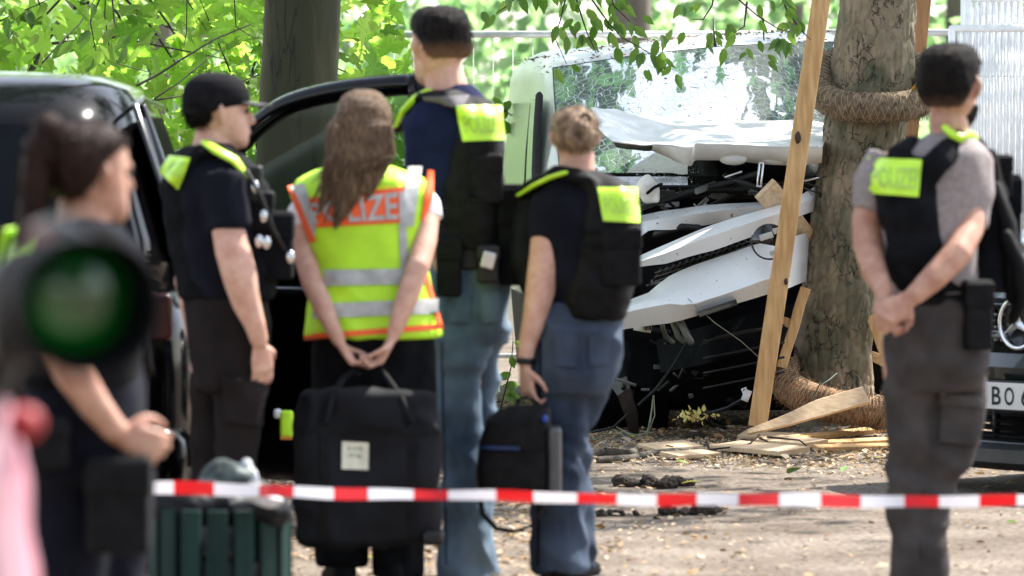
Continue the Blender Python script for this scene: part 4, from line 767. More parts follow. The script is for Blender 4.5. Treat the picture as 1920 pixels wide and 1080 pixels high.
arc = [(.0, 1.05), (.02, zz(300)), (.08, zz(262)), (.18, zz(228)), (.30, zz(200)), (.45, zz(182)), (.62, zz(170)), (.80, zz(163)), (.97, zz(160)), (1.01, zz(175)), (1.02, 1.3), (1.02, 1.05)]
pa = [DR(u, z) for u, z in arc]; pa = [cinterp(pa, i / 60 * (len(pa) - 1)) for i in range(61)]
mb = MB(); mb.tube(pa, .042, 10, flat=1.0, up=Vector((0, 1, 0))); build(mb, 'window_frame', M_car, door_m)
mb = MB(); mb.tube([p + Vector((0, -.03, -.012)) for p in pa], .012, 8); build(mb, 'door_seal', M_rubber, door_m)
top_ = pa[3:52]; mb = MB(); mb.grid([top_, [Vector((p.x, p.y, (p.z + 1.05) / 2)) for p in top_], [Vector((p.x, p.y, 1.04)) for p in top_]]); build(mb, 'window_pane', glassmat('door_glass', (.01, .015, .012), .22, .02, .8), door_m, solid=.004)
mb = MB(); mb.tube([DR(.25, .85, .11), DR(.4, .9, .14), DR(.6, .9, .14), DR(.7, .84, .11)], .02, 8); build(mb, 'armrest', M_dk2, door_m)
mb = MB(); mb.box(DR(.22, .62, .10), .02, .02, .1); build(mb, 'speaker', M_plast, door_m)
mb = MB(); mb.ball(DR(-.05, 1.08, -.12), .09, 1.3, .7, .8); build(mb, 'mirror', M_car, door_m)
# hi-vis item seen in the door pocket
g_ = empty('hi_vis_glove', P(536, 795, 21.2), 'small fluorescent yellow and white item just left of the big black bag', 'glove')
mb = MB(); mb.box(P(537, 795, 21.2), .05, .05, .10); build(mb, 'cuff', M_hiv, g_, bevel=.012); mb = MB(); mb.box(P(520, 776, 21.2), .03, .04, .035); build(mb, 'tab', M_white, g_, bevel=.01); mb = MB(); mb.box(P(536, 821, 21.2), .045, .045, .015); build(mb, 'hem', mat('orange_hem', (.6, .25, .03), .6), g_, bevel=.004)

# ------------------------------------------------------------------ car at the right edge, three-quarter front
mer = empty('dark_green_van', (2.14, 23.4, 0), 'dark van front with star badge and plate reading BO 6, behind the bearded man', 'van')
ma = R(50); mr_ = Vector((math.cos(ma), -math.sin(ma), 0)); mk = Vector((math.sin(ma), math.cos(ma), 0))
O = Vector((P(1938, 0, 23.4).x, 23.4, 0))
def MV(a, b, c): return O + mr_ * a + mk * (b + .38 * abs(a / .95) ** 2.6) + Vector((0, 0, c))
def MW(a, b, c): return O + mr_ * a + mk * b + Vector((0, 0, c))
M_dg = mat('very_dark_green_paint', (.008, .014, .014), .22, coat=1, var=.1)
zy = lambda py: HC - (py - HY) / F * 23.4
A_ = [i / 12 * .95 for i in range(-12, 13)]
def fasc(name, lst, m, solid=.006, aa=None): mb = MB(); mb.grid([[MV(a * (sc_ if len(q) > 2 else 1), q[1], q[0]) for a in (aa or A_)] for q in lst for sc_ in ([q[2]] if len(q) > 2 else [1])]); return build(mb, name, m, mer, solid=solid)
fasc('bonnet', [(1.12, 1.05, .9), (1.10, .75, .93), (1.05, .4, .95), (.97, .12, .97), (.88, .03, .98)], M_dg)
fasc('upper_bumper', [(zy(665), -.02), (zy(690), -.06), (zy(712), -.05)], M_dg)
fasc('bumper_core', [(.95, .06), (.7, .05), (.5, .03), (.3, .05)], M_dark)
fasc('lower_bumper', [(zy(835), -.02), (zy(845), -.09), (zy(868), -.09), (zy(885), .0), (zy(890), .2)], mat('grey_bumper_plastic', (.035, .038, .04), .4, coat=.3))
fasc('splitter', [(zy(820), .0), (zy(835), -.03)], M_dk2)
ga = [i / 10 * .55 for i in range(-10, 11)]
for py in (560, 580, 632): fasc('grille_slat', [(zy(py) + .018, -.015), (zy(py), -.045), (zy(py) - .014, -.02)], M_dk2 if py != 632 else M_badge, aa=ga)
for r_ in range(5):
    mb = MB()
    for k in range(26):
        a = -.5 + k * .04 + (.02 if r_ % 2 else 0); mb.box(MV(a, -.03, zy(592 + r_ * 12)), .022, .022, .012, Matrix.Rotation(-ma, 3, 'Z'))
    build(mb, 'mesh_row', M_dk2, mer)
for py in (778, 792, 806, 820): fasc('intake_slat', [(zy(py) + .01, -.0), (zy(py), -.03), (zy(py) - .01, -.0)], M_plast, aa=ga)
for a in (-.42, -.21, 0, .21, .42): mb = MB(); mb.box(MV(a, -.01, zy(795)), .012, .03, .13, Matrix.Rotation(-ma, 3, 'Z')); build(mb, 'intake_divider', M_plast, mer)
M_chr = mat('chrome', (.88, .89, .89), .28, metal=1, var=.02)
sc0 = MW(0, -.09, zy(605)); RS = .103; mb = MB(); pr = [sc0 + mr_ * math.cos(a) * RS + Vector((0, 0, math.sin(a) * RS)) for a in [i / 48 * 2 * math.pi for i in range(49)]]; mb.tube(pr, .0085, 8, rnd=False); star = build(mb, 'star_badge', M_chr, mer)
mb = MB()
for k in range(3):
    a = math.pi / 2 + k * 2 * math.pi / 3; d = mr_ * math.cos(a) + Vector((0, 0, math.sin(a))); sd2 = mr_ * -math.sin(a) + Vector((0, 0, math.cos(a))); tip = sc0 + d * RS; k0 = len(mb.v)
    mb.add([sc0 - mk * .014, sc0 + (d * .5 + sd2 * .866) * .020, tip, sc0 + (d * .5 - sd2 * .866) * .020], [(0, 1, 2), (0, 2, 3)])
build(mb, 'star_ray', M_chr, star, smooth=False)
mb = MB(); mb.loft([(sc0 + mk * d, mr_ * r_, Vector((0, 0, r_)), 2) for d, r_ in ((.03, .095), (.02, .1), (.05, .1))], 32); build(mb, 'badge_back', M_dk2, star)
RM = Matrix.Rotation(-ma, 3, 'Z'); pc = MW(.09, -.11, zy(742)); mb = MB(); mb.box(pc, .54, .016, .128, RM); build(mb, 'plate_holder', M_plast, mer, bevel=.004)
mb = MB(); mb.box(pc - mk * .010, .52, .006, .11, RM); plt = build(mb, 'number_plate', mat('plate_yellow_white', (.72, .72, .68), .4, var=.02), mer, bevel=.002)
def lettering(txt, x0, x1, z0, z1):
    pts, fs = text_mesh(txt, .015); mb = MB(); mb.add([pc - mk * .0145 + mr_ * (x0 + (x1 - x0) * u) + Vector((0, 0, z1 - (z1 - z0) * v)) for u, v in pts], fs); build(mb, 'plate_letter', M_plast, plt, smooth=False)
for ch, x0, x1 in (('B', -.205, -.152), ('O', -.132, -.076), ('6', -.035, .018)): lettering(ch, x0, x1, -.038, .038)
for z, r_ in ((.018, .017), (-.022, .017)): mb = MB(); c_ = pc - mk * .014 + mr_ * .06 + Vector((0, 0, z)); mb.loft([(c_ - mk * d, mr_ * r_, Vector((0, 0, r_)), 2) for d in (0, .002)], 16); build(mb, 'plate_seal', mat('seal_silver', (.4, .42, .40), .4), plt)
for sg_ in (-1, 1):
    mb = MB(); c_ = MV(sg_ * .78, .0, .83); mb.loft([(c_ - mk * d, mr_ * .15 * q, Vector((0, 0, .075 * q)), 2.6) for d, q in ((-.15, 1), (0, 1), (.03, .8), (.04, .4))], 24); build(mb, 'headlight', glassmat('lamp_glass', (.2, .2, .2), .6), mer)
    for b in (.95, 4.0): wheel(mer, MW(sg_ * .80, b, .34), .34, .22, mr_)
secs = []
for b, z1, z0, hw in ((.38, 1.02, .3, .90), (1.1, 1.14, .25, .95), (1.9, 1.16, .25, .96), (4.8, 1.16, .25, .96), (4.95, 1.1, .35, .93)): secs.append((MW(0, b, (z0 + z1) / 2), mr_ * hw, Vector((0, 0, (z1 - z0) / 2)), 5))
mb = MB(); mb.loft(secs, 40); build(mb, 'body', M_dg, mer)
mb = MB(); mb.loft([(MW(0, (b0 + b1) / 2, z), mr_ * hw, mk * ((b1 - b0) / 2), 7) for z, b0, b1, hw in ((1.1, 1.0, 4.9, .92), (1.4, 1.45, 4.85, .86), (1.75, 1.95, 4.8, .80), (1.9, 2.3, 4.6, .66))], 48); build(mb, 'cabin', M_dg, mer)
mb = MB(); mb.grid([[MW(a, b, z) for a in (-w, 0, w)] for z, b, w in ((1.15, 1.055, .84), (1.4, 1.43, .80), (1.72, 1.89, .74))]); build(mb, 'windscreen', M_cg, mer, solid=.006)

# ------------------------------------------------------------------ things on the ground
def ginv(px, py): Y = F * HC / (py - HY); x = P(px, py, Y).x; return x, Y
def gline(name, label, pts, r, cat, m, gl=None):
    q = []
    for px, py in pts: x, Y = ginv(px, py); q.append(Vector((x, Y, gz(x, Y) + r * .8)))
    o_ = q[0].copy(); t_ = empty(name, o_, label, cat, gl); mb = MB(); mb.tube(q, [r * (1.05 - .5 * i / len(q)) for i in range(len(q))], 10); build(mb, 'stem', m, t_); return t_
M_branch = mat('grey_brown_branch', (.055, .045, .032), .9, scale=18, col2=(.13, .11, .08), bump=.5, bscale=60)
gline('fallen_branch', 'thick mossy fallen branch just right of the jeans of the woman with the bun', [(1085, 866), (1130, 858), (1175, 862), (1190, 856)], .028, 'branch', M_branch)
gline('fallen_branch', 'bent bare branch lying against the small end board of the plank heap', [(1122, 870), (1185, 866), (1215, 856), (1270, 848), (1320, 846)], .017, 'branch', M_branch)
t_ = empty('dark_twig', P(1400, 830, 26.3), 'thin black forked twig lying across the loose planks', 'twig')
for pts in ([(1312, 846), (1380, 838), (1405, 834), (1425, 815)], [(1403, 834), (1428, 838), (1450, 842)], [(1425, 822), (1440, 828)], [(1330, 842), (1325, 820)], [(1440, 820), (1500, 826), (1530, 850)]):
    mb = MB(); mb.tube([P(x, y, 26.2 + .003 * (840 - y)) for x, y in pts], [.006] + [.004] * (len(pts) - 1), 6); build(mb, 'shoot', M_twig, t_)
M_soil = mat('dark_soil', (.030, .020, .014), .95, var=.4, scale=25, bump=.8, bscale=50, bdist=.02)
def clod(px, py, w, h, label, seed, name='dung_heap', cat='clod', k=9):
    x, Y = ginv(px, py); mb = MB(); rr = random.Random(seed)
    for i in range(k):
        a = (i / max(1, k - 1) - .5) * w + rr.uniform(-.02, .02) if k > 1 else 0; hh_ = h * rr.uniform(.25, .75); mb.ball((x + a, Y + rr.uniform(-.04, .04), gz(x + a, Y) + hh_ * .4), hh_, rr.uniform(.8, 1.4), 1.1, .9)
    me = remesh(mb, .005, 1); fold(me, .012, (45, 45, 45), seed); o = link(name, me, M_soil, None, origin=Vector((x, Y, 0))); tag(o, label, cat)
clod(1215, 912, .20, .055, 'largest dark lumpy clod on the path, above the striped tape', 1, k=8); clod(1268, 910, .10, .05, 'low dark clod running right from the larger lumpy one', 2, k=4)
clod(1288, 966, .13, .06, 'dark clod lying just under the striped tape', 3, k=5)
for i, (x, y) in enumerate(((1128, 970), (1147, 968), (1162, 969), (1192, 967), (1232, 974), (1343, 962))):
    clod(x, y, .0, .032 if i < 5 else .025, ['small dark pellet first in the row from the jeans, under the tape', 'second small dark pellet in the row under the tape', 'third small dark pellet in the row under the tape', 'fourth dark pellet, a little apart, under the tape', 'lone dark pellet lowest below the tape', 'small dark pellet right of the clod under the tape'][i], 10 + i, 'soil_pellet', 'pellet', k=1)
for (px, py, s_, lab) in ((1478, 896, .10, 'narrow green leaf on the path in front of the planks'), (1582, 888, .07, 'bright green small leaf on the path before the long laths'), (1278, 912, .085, 'yellow leaf beside the larger dark clod'), (1515, 806, .12, 'pale teal green leaf by the splintered plank'), (1118, 840, .1, 'orange leaf at the foot of the fallen branch'), (1345, 880, .08, 'cream leaf on the path between clod and planks')):
    x, Y = ginv(px, py); col = (.5, .45, .05) if 'yellow' in lab else (.12, .3, .05) if 'green' in lab and 'teal' not in lab else (.15, .35, .22) if 'teal' in lab else (.55, .22, .06) if 'orange' in lab else (.65, .6, .42)
    me = tplmesh('leaf', OVATE, mat('leaf_' + lab.split()[0], col, .6)); o = bpy.data.objects.new('fallen_leaf', me); COL.objects.link(o); o.location = (x, Y, gz(x, Y) + .015); o.rotation_euler = (random.uniform(.1, .5), random.uniform(-.3, .3), random.uniform(0, 6)); o.scale = (s_,) * 3; tag(o, lab, 'leaf', 'single fallen leaves on the path')
# litter
def litter(name, lab, n, m, smin, smax, dens, tpl=ROUGH, tilt=.28):
    pos = []
    while len(pos) < n:
        Y = rng.uniform(17.5, 31); x = rng.uniform(-.12 * Y - .5, .12 * Y + .5); d = dens(x, Y)
        if rng.random() < d: pos.append((x, Y, gz(x, Y) + .004 + rng.random() * .008))
    tag(scatter(name, tpl, np.array(pos), rng.uniform(smin, smax, n) * rng.choice([.6, 1, 1.25], n), m, None, tilt=tilt), lab, 'leaf litter')
def dl(x, Y): 
    e = 25.2 + .5 * noise.noise((x * .8, 0, 0)); k = 1 / (1 + math.exp(-(Y - e) / .22)); 
    if Y < 24.2 and x < .9: k = max(k, .45 if x < .2 else .1)
    return max(0, k * (.55 + .6 * noise.noise((x * 2.4, Y * 1.6, 2))) + .012)
litter('leaf_litter', 'tan dry leaf litter thick round the tree and thinning onto the path', 19000, M_dry, .014, .048, dl)
litter('straw_litter', 'pale straw coloured leaf fragments over the path edge', 10000, M_dry2, .012, .045, dl)
litter('dark_litter', 'dark brown leaf crumbs scattered over path and verge', 8000, M_brn, .010, .035, lambda x, Y: dl(x, Y) * .8 + .08)
litter('wood_chips', 'pale wood splinters and grit round the planks', 4000, mat('wood_chip', (.55, .42, .27), .8), .006, .022, lambda x, Y: .9 * math.exp(-((x - 1.0) / .9) ** 2 - ((Y - 26.3) / .9) ** 2) + .004, tilt=.5)
litter('green_leaflets', 'scattered fresh green and yellow leaf pieces on the path', 260, leafmat('fallen_green', (.14, .26, .04), (.2, .35, .05), (.55, .45, .05), (.4, .4, .1), .25), .02, .05, dl)
# leaf heap under the van; sunlight is put into its pale leaf colours
t_ = empty('leaf_heap', ginv(1300, 800) + (0,), 'small heap of yellow and green leaves under the crashed van, sunlight painted into their colour', 'leaves')
pos = np.array([tuple(P(rng.normal(1302, 19), rng.normal(781, 4), 27.2 + rng.uniform(-.05, .05))) for _ in range(60)]); scatter('leaves', ROUGH, pos, rng.uniform(.018, .038, 60), leafmat('heap_leaf_painted_sun', (.80, .52, .22), (.5, .35, .1), (.75, .72, .2), (.5, .5, .1), .2), t_, tilt=.9)
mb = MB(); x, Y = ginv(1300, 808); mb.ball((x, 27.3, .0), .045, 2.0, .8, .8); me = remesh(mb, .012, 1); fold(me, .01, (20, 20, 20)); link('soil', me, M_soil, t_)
bt = empty('barrier_tape', (P(950, 0, 40).x, 40, 0), 'scrap of red and white tape glimpsed between the tall man and the bun woman', 'tape')
for i in range(6): mb = MB(); mb.grid([[Vector((P(840 + i * 40 + k * 20, 0, 40).x, 40, HC - (428 - HY) / F * 40 + s_ * .04 + .01 * math.sin(i + k * .5))) for s_ in (-1, 1)] for k in range(3)]); build(mb, 'tape_section', mat('far_red', (.75, .05, .08), .5) if i % 2 else mat('far_white', (.8, .8, .8), .5), bt, solid=.002)
for px in (835, 1085): mb = MB(); mb.tube([Vector((P(px, 0, 40.03).x, 40.03, 0)), Vector((P(px, 0, 40.03).x, 40.03, 1.1))], .015, 8); build(mb, 'stake', M_wood, bt)
# low fringe: a line of blurred objects far behind (red and white barrier end seen left of the van)
# ------------------------------------------------------------------ people
def V3(x, y): return Vector((x, y, 0))
class Person:
    def __init__(s, Y, cx, label, skin=None):
        s.Y = Y; s.s = F / Y; s.skin = skin or M_skin
        s.root = empty('person', (P(cx, 0, Y).x, Y, 0), label, 'person'); s.body = MB()
    def p(s, px, py, dy=0): return P(px, py, s.Y + dy)
    def tub(s, mb, pts, grow=0, n=14, flat=1.0, rnd=True):
        """pts: (px, py, dy, radius in px)"""
        mb.tube([s.p(a, b, c) for a, b, c, r in pts], [(r + grow) / s.s for *_, r in pts], n=n, flat=flat, rnd=rnd); return mb
    def torso(s, mb, rows, grow=0, n=28, dg=0):
        """rows: (py, xl, xr, half depth m, dy, exponent)"""
        secs = []
        for py, xl, xr, dp, dy, e in rows:
            secs.append((s.p((xl + xr) / 2, py, dy), Vector(((xr - xl) / 2 / s.s + grow, 0, 0)), Vector((0, dp + (dg or grow), 0)), e))
        mb.loft(secs, n); return mb
    def head(s, cx, chin, top, yaw, neck, hw=1.0, tilt=0, nose=1, jaw=1.0):
        """yaw: 0 looks away from the camera, + turned towards image right"""
        H = (chin - top) / s.s; y = R(yaw); f = Vector((math.sin(y), math.cos(y), 0)); r = Vector((math.cos(y), -math.sin(y), 0)); k = H / .235
        B = s.p(cx, chin); s.hf, s.hr, s.hB, s.hH, s.hk = f, r, B, H, k
        up = (Vector((0, 0, 1)) + f * math.tan(R(tilt))).normalized(); s.hu = up
        prof = [(-.01, .080, .030, .018), (.03, .092, .005, .034 * jaw), (.10, .097, -.025, .050 * jaw), (.2, .093, -.055, .061), (.30, .091, -.075, .067), (.4, .088, -.090, .072), (.5, .084, -.098, .076), (.58, .090, -.103, .0775), (.68, .090, -.106, .0785), (.78, .085, -.103, .077), (.87, .070, -.092, .068), (.94, .045, -.070, .052), (.985, .015, -.045, .028), (1.0, -.005, -.025, .012)]
        secs = []
        for u, a, b, w in prof:
            secs.append((B + up * u * H + f * ((a + b) / 2 * k), r * w * k * hw, f * ((a - b) / 2 * k), 2.25))
        s.body.loft(secs, 26)
        # nose, brow, lips, ears
        s.body.tube([B + up * H * .56 + f * .088 * k, B + up * H * .42 + f * .106 * k * nose, B + up * H * .365 + f * .112 * k * nose, B + up * H * .35 + f * .095 * k], [.008 * k, .011 * k, .014 * k, .012 * k], 8)
        s.body.tube([B + up * H * .575 + f * .082 * k - r * .045 * k, B + up * H * .59 + f * .092 * k, B + up * H * .575 + f * .082 * k + r * .045 * k], [.008 * k, .009 * k, .008 * k], 8)
        for q, w in ((.245, .0065), (.205, .0075)):
            s.body.tube([B + up * H * q + f * .086 * k - r * .022 * k, B + up * H * q + f * .099 * k, B + up * H * q + f * .086 * k + r * .022 * k], [w * k * .6, w * k, w * k * .6], 8)
        for sg in (-1, 1):
            e = B + up * H * .46 - f * .012 * k + r * sg * .077 * k * hw
            s.body.tube([e - up * .028 * k, e - up * .01 * k + r * sg * .008 * k, e + up * .014 * k - f * .004 * k + r * sg * .012 * k, e + up * .03 * k - f * .002 * k + r * sg * .008 * k], [.006 * k, .012 * k, .017 * k, .012 * k], 10, flat=.5, up=f)
        for sg in (-1, 1):
            mb = MB(); mb.ball(B + up * H * .52 + f * .080 * k + r * sg * .031 * k, .0125 * k); build(mb, 'eye', M_eye, s.root)
        s.tub(s.body, neck)
        return s
    def hl(s, u, a, w=0): return s.hB + s.hu * u * s.hH + s.hf * a * s.hk + s.hr * w * s.hk
    def hair(s, m, prof=None, extra=None, name='hair', grow=1.0, voxel=.006, amp=.004, sc=(30, 30, 12), hw=1.0, tuft=1.0):
        """prof rows: (u, front, back, half width)"""
        mb = MB(); secs = []
        prof = prof or [(.30, -.050, -.088, .055), (.38, -.030, -.103, .073), (.46, -.022, -.112, .080), (.54, -.018, -.117, .083), (.62, .010, -.119, .085), (.70, .055, -.119, .0865), (.78, .088, -.116, .086), (.87, .088, -.105, .079), (.95, .064, -.086, .064), (1.01, .028, -.06, .042), (1.035, .0, -.035, .02)]
        for u, a, b, w in prof:
            secs.append((s.hB + s.hu * u * s.hH + s.hf * ((a + b) / 2 * s.hk), s.hr * w * s.hk * grow * hw, s.hf * ((a - b) / 2 * s.hk * grow), 2.2))
        mb.loft(secs, 26)
        if extra: extra(mb)
        me = remesh(mb, voxel, 4); fold(me, amp, sc, 3); vs = me.vertices; mt = MB(); rh = random.Random(3)
        for k in range(900):
            v = vs[rh.randrange(len(vs))]; nn = Vector(v.normal); dn = (nn * .55 + Vector((rh.uniform(-.5, .5), rh.uniform(-.5, .5), rh.uniform(-.7, .35)))).normalized(); L = rh.uniform(.008, .022) * tuft; mt.tube([v.co - nn * .002, v.co + dn * L * .6, v.co + dn * L + Vector((0, 0, -.003))], [.0016, .0012, .0004], 3, rnd=False)
        o = link(name, me, m, s.root); build(mt, 'loose_hair', m, o, kind='stuff'); return o
    def hand(s, Wp, d, n, side, curl=(.5, .7, .5), size=1.0, thumb=.6, spread=.04):
        """Wp wrist (world), d towards the fingers, n palm normal, side +1/-1: thumb along d x n times side"""
        d = d.normalized(); n = (n - d * n.dot(d)).normalized(); a = d.cross(n).normalized() * side; k = size
        s.body.loft([(Wp - d * .02 * k, a * .024 * k, n * .017 * k, 2.3), (Wp + d * .01 * k, a * .029 * k, n * .016 * k, 2.5), (Wp + d * .05 * k, a * .040 * k, n * .0155 * k, 2.8), (Wp + d * .088 * k, a * .042 * k, n * .014 * k, 2.8), (Wp + d * .098 * k, a * .036 * k, n * .010 * k, 2.8)], 16)
        for j, (o, L) in enumerate(((.0315, .072), (.0105, .080), (-.0105, .074), (-.0315, .058))):
            p = Wp + d * (.080 - .004 * abs(j - 1.2)) * k + a * o * k; dd = (d + a * spread * (1.5 - j)).normalized(); q = [p]; ang = 0; 
            for t, seg in enumerate((.18, .42, .26, .2)):
                if t: ang += curl[t - 1] * (1 + .06 * j)
                q.append(q[-1] + (dd * math.cos(ang) + n * math.sin(ang)) * L * seg * k * (1.25 if t else 1))
            s.body.tube(q, [.0090 * k, .0088 * k, .0084 * k, .0076 * k, .0064 * k], 10)
        p = Wp + d * .022 * k + a * .030 * k
        q = [p, p + (d * .55 + a * .65 + n * .3).normalized() * .034 * k]; q.append(q[-1] + (d * .8 + a * (.5 - thumb * .6) + n * thumb).normalized() * .034 * k); q.append(q[-1] + (d * .85 - a * thumb * .4 + n * thumb).normalized() * .028 * k)
        s.body.tube(q, [.013 * k, .0115 * k, .010 * k, .008 * k], 10)
    def finish(s, voxel=.006): return link('body', remesh(s.body, voxel, 3), s.skin, s.root)
    def cloth(s, mb, name, m, voxel=.011, amp=.008, sc=(5, 5, 5), seed=0, smooth=5, parent=None):
        me = remesh(mb, voxel, smooth); fold(me, amp, sc, seed); bv = bvh_of(me)
        o = link(name, me, m, parent or s.root); o['_b'] = 1; del o['_b']; return o, bv
    def quad(s, name, m, bv, q, parent=None, **k): return drape(bv, [Vector((x, y, 0)) for x, y in q], name, m, parent or s.root, **k)
    def text(s, txt, m, bv, q, name='lettering', parent=None, off=.012, bold=.03):
        pts, fs = text_mesh(txt, bold); return drape(bv, [Vector((x, y, 0)) for x, y in q], name, m, parent or s.root, off=off, solid=0, pts=pts, faces=fs, smooth=False)
    def shoes(s, spots, m=None):
        for px, dy, yaw in spots:
            c = P(px, 0, s.Y + dy); y = R(yaw); f = Vector((math.sin(y), math.cos(y), 0)); r = Vector((math.cos(y), -math.sin(y), 0)); mb = MB(); mb2 = MB()
            for lst, q in (([(-.09, .02, .036, .10), (-.05, .0, .043, .115), (0, 0, .045, .11), (.05, 0, .045, .085), (.11, 0, .05, .065), (.16, 0, .045, .05), (.19, 0, .025, .035)], mb),):
                secs = [(Vector((c.x, c.y, .012)) + f * a + Vector((0, 0, h / 2)), r * w, Vector((0, 0, h / 2)), 2.6) for a, _, w, h in lst]; q.loft(secs, 16)
            o = build(mb, 'shoe', m or M_blk2, s.root, subs=1)
            secs = [(Vector((c.x, c.y, .010)) + f * a, r * w * 1.06, Vector((0, 0, .012)), 4) for a, w in ((-.095, .03), (-.05, .044), (.05, .046), (.11, .051), (.17, .045), (.195, .02))]
            mb2.loft(secs, 16); build(mb2, 'sole', M_rubber, o)
def pouch(name, c, sx, sy, sz, m, parent, bev=.012, yaw=0, flap=True):
    mb = MB(); M = Matrix.Rotation(yaw, 3, 'Z'); mb.box(c, sx, sy, sz, M)
    o = build(mb, name, m, parent, bevel=bev)
    if flap:
        f = MB(); f.box(Vector(c) + Vector((0, 0, sz * .28)), sx * 1.06, sy * 1.12, sz * .36, M); build(f, 'flap', m, o, bevel=bev * .6)
    return o
def strapline(s, pts, r, name, m, parent=None, flat=.4, n=8):
    mb = MB(); mb.tube([s.p(*q) for q in pts], r, n, flat=flat, up=Vector((0, 1, 0))); return build(mb, name, m, parent or s.root)

# ---- woman in the fluorescent vest (seen from behind, holding a big bag behind her)
C = Person(18.75, 690, 'woman with long brown hair and yellow POLIZEI vest, holding a big black bag behind her')
C.head(681, 300, 172, -6, [(684, 330, -.0, 32), (683, 300, .0, 30), (682, 275, 0, 30)], hw=.95)
TC = [(322, 640, 730, .06, 0, 2.2), (335, 585, 765, .085, 0, 2.4), (352, 556, 800, .10, .01, 2.6), (385, 552, 806, .115, .01, 2.7), (430, 566, 802, .12, 0, 2.6), (500, 590, 800, .115, 0, 2.5), (560, 592, 802, .12, 0, 2.5), (620, 588, 812, .13, 0, 2.5), (680, 590, 818, .13, .01, 2.5)]
C.torso(C.body, [(a, b + 22, c - 22, d - .02, e, g) for a, b, c, d, e, g in TC])
for a, b in (((652, 690, .0, 46), (745, 700, .02, 48)),):
    C.tub(C.body, [(a[0], 680, 0, 55), (a[0] - 5, 820, 0, 38), (a[0] - 6, 960, .02, 26), (a[0] - 5, 1070, .02, 20)]); C.tub(C.body, [(b[0], 680, 0, 55), (b[0] + 3, 820, 0, 38), (b[0] + 2, 960, .0, 26), (b[0] + 2, 1080, .0, 20)])
C.tub(C.body, [(572, 366, 0, 20), (560, 420, -.02, 24), (572, 480, -.06, 22), (586, 530, -.11, 21), (606, 575, -.15, 20), (626, 620, -.18, 15), (636, 640, -.19, 13)])
C.tub(C.body, [(788, 356, 0, 20), (801, 400, -.02, 24), (797, 450, -.08, 23), (784, 500, -.15, 22), (762, 560, -.185, 21), (744, 610, -.20, 16), (736, 632, -.20, 13)])
C.hand(C.p(636, 642, -.19), Vector((.55, -.05, -.8)), Vector((.8, -.1, .5)), -1, curl=(.7, 1.1, .8), size=.92)
C.hand(C.p(734, 636, -.20), Vector((-.45, -.05, -.85)), Vector((-.85, -.1, .4)), -1, curl=(.7, 1.1, .8), size=.95)
C.finish()
mb = MB(); C.torso(mb, [(335, 640, 730, .055, 0, 2.2), (352, 590, 770, .07, 0, 2.4), (385, 572, 788, .09, 0, 2.5), (440, 590, 785, .09, 0, 2.5)])
C.tub(mb, [(580, 372, 0, 24), (563, 400, -.01, 26), (560, 428, -.02, 27)], rnd=False); C.tub(mb, [(782, 362, 0, 24), (800, 385, -.01, 27), (802, 410, -.02, 28)], rnd=False)
C.cloth(mb, 'shirt', M_white, amp=.005)
mb = MB(); C.torso(mb, [(306, 640, 712, .07, 0, 2.2), (322, 590, 760, .09, 0, 2.5), (340, 556, 803, .115, .0, 2.8), (365, 545, 812, .13, 0, 3), (400, 560, 808, .135, 0, 3), (440, 576, 796, .135, 0, 3), (500, 588, 800, .135, 0, 2.8), (560, 582, 812, .14, 0, 2.8), (600, 575, 822, .145, 0, 2.8), (632, 571, 831, .15, 0, 2.8)])
vest, bv = C.cloth(mb, 'vest', M_hiv, amp=.010, sc=(5, 5, 3), smooth=3)
pan = C.quad('panel', M_org, bv, [(563, 373), (757, 350), (756, 417), (584, 427)], parent=vest)
C.text('POLIZEI', M_refl, bv, [(572, 381), (757, 358), (756, 411), (590, 420)], parent=pan, off=.014, bold=.02)
for q in ([(546, 350), (570, 343), (592, 422), (588, 450)], [(765, 312), (791, 312), (775, 424), (748, 426)], [(608, 506), (802, 503), (802, 532), (606, 536)], [(588, 570), (822, 560), (822, 588), (586, 597)], [(748, 426), (762, 426), (766, 505), (752, 505)]):
    C.quad('reflective_strip', M_refl, bv, q, parent=vest, off=.006)
for q in ([(538, 350), (548, 347), (592, 452), (582, 456)], [(803, 318), (813, 320), (812, 400), (790, 415)], [(570, 627), (830, 607), (832, 617), (570, 637)], [(790, 500), (797, 498), (830, 612), (822, 614)]):
    C.quad('edging', M_org, bv, q, parent=vest, off=.008)
mb = MB(); C.torso(mb, [(600, 592, 806, .125, 0, 2.5), (660, 588, 818, .135, 0, 2.6), (740, 590, 820, .135, 0, 2.6)])
C.tub(mb, [(648, 730, 0, 62), (642, 850, 0, 52), (640, 960, .02, 48), (640, 1060, .02, 47)], rnd=False); C.tub(mb, [(752, 730, 0, 62), (752, 850, 0, 54), (750, 960, 0, 50), (748, 1082, .0, 48)], rnd=False)
C.cloth(mb, 'trousers', M_blk, amp=.012, sc=(5, 5, 3))
C.shoes([(640, .03, -12), (750, 0, 10)])
hp = [(.18, -.04, -.106, .072), (.3, -.02, -.118, .088), (.42, -.01, -.124, .093), (.54, -.0, -.126, .095), (.66, .02, -.126, .096), (.78, .07, -.121, .092), (.88, .085, -.106, .080), (.97, .06, -.08, .060), (1.03, .02, -.05, .03)]
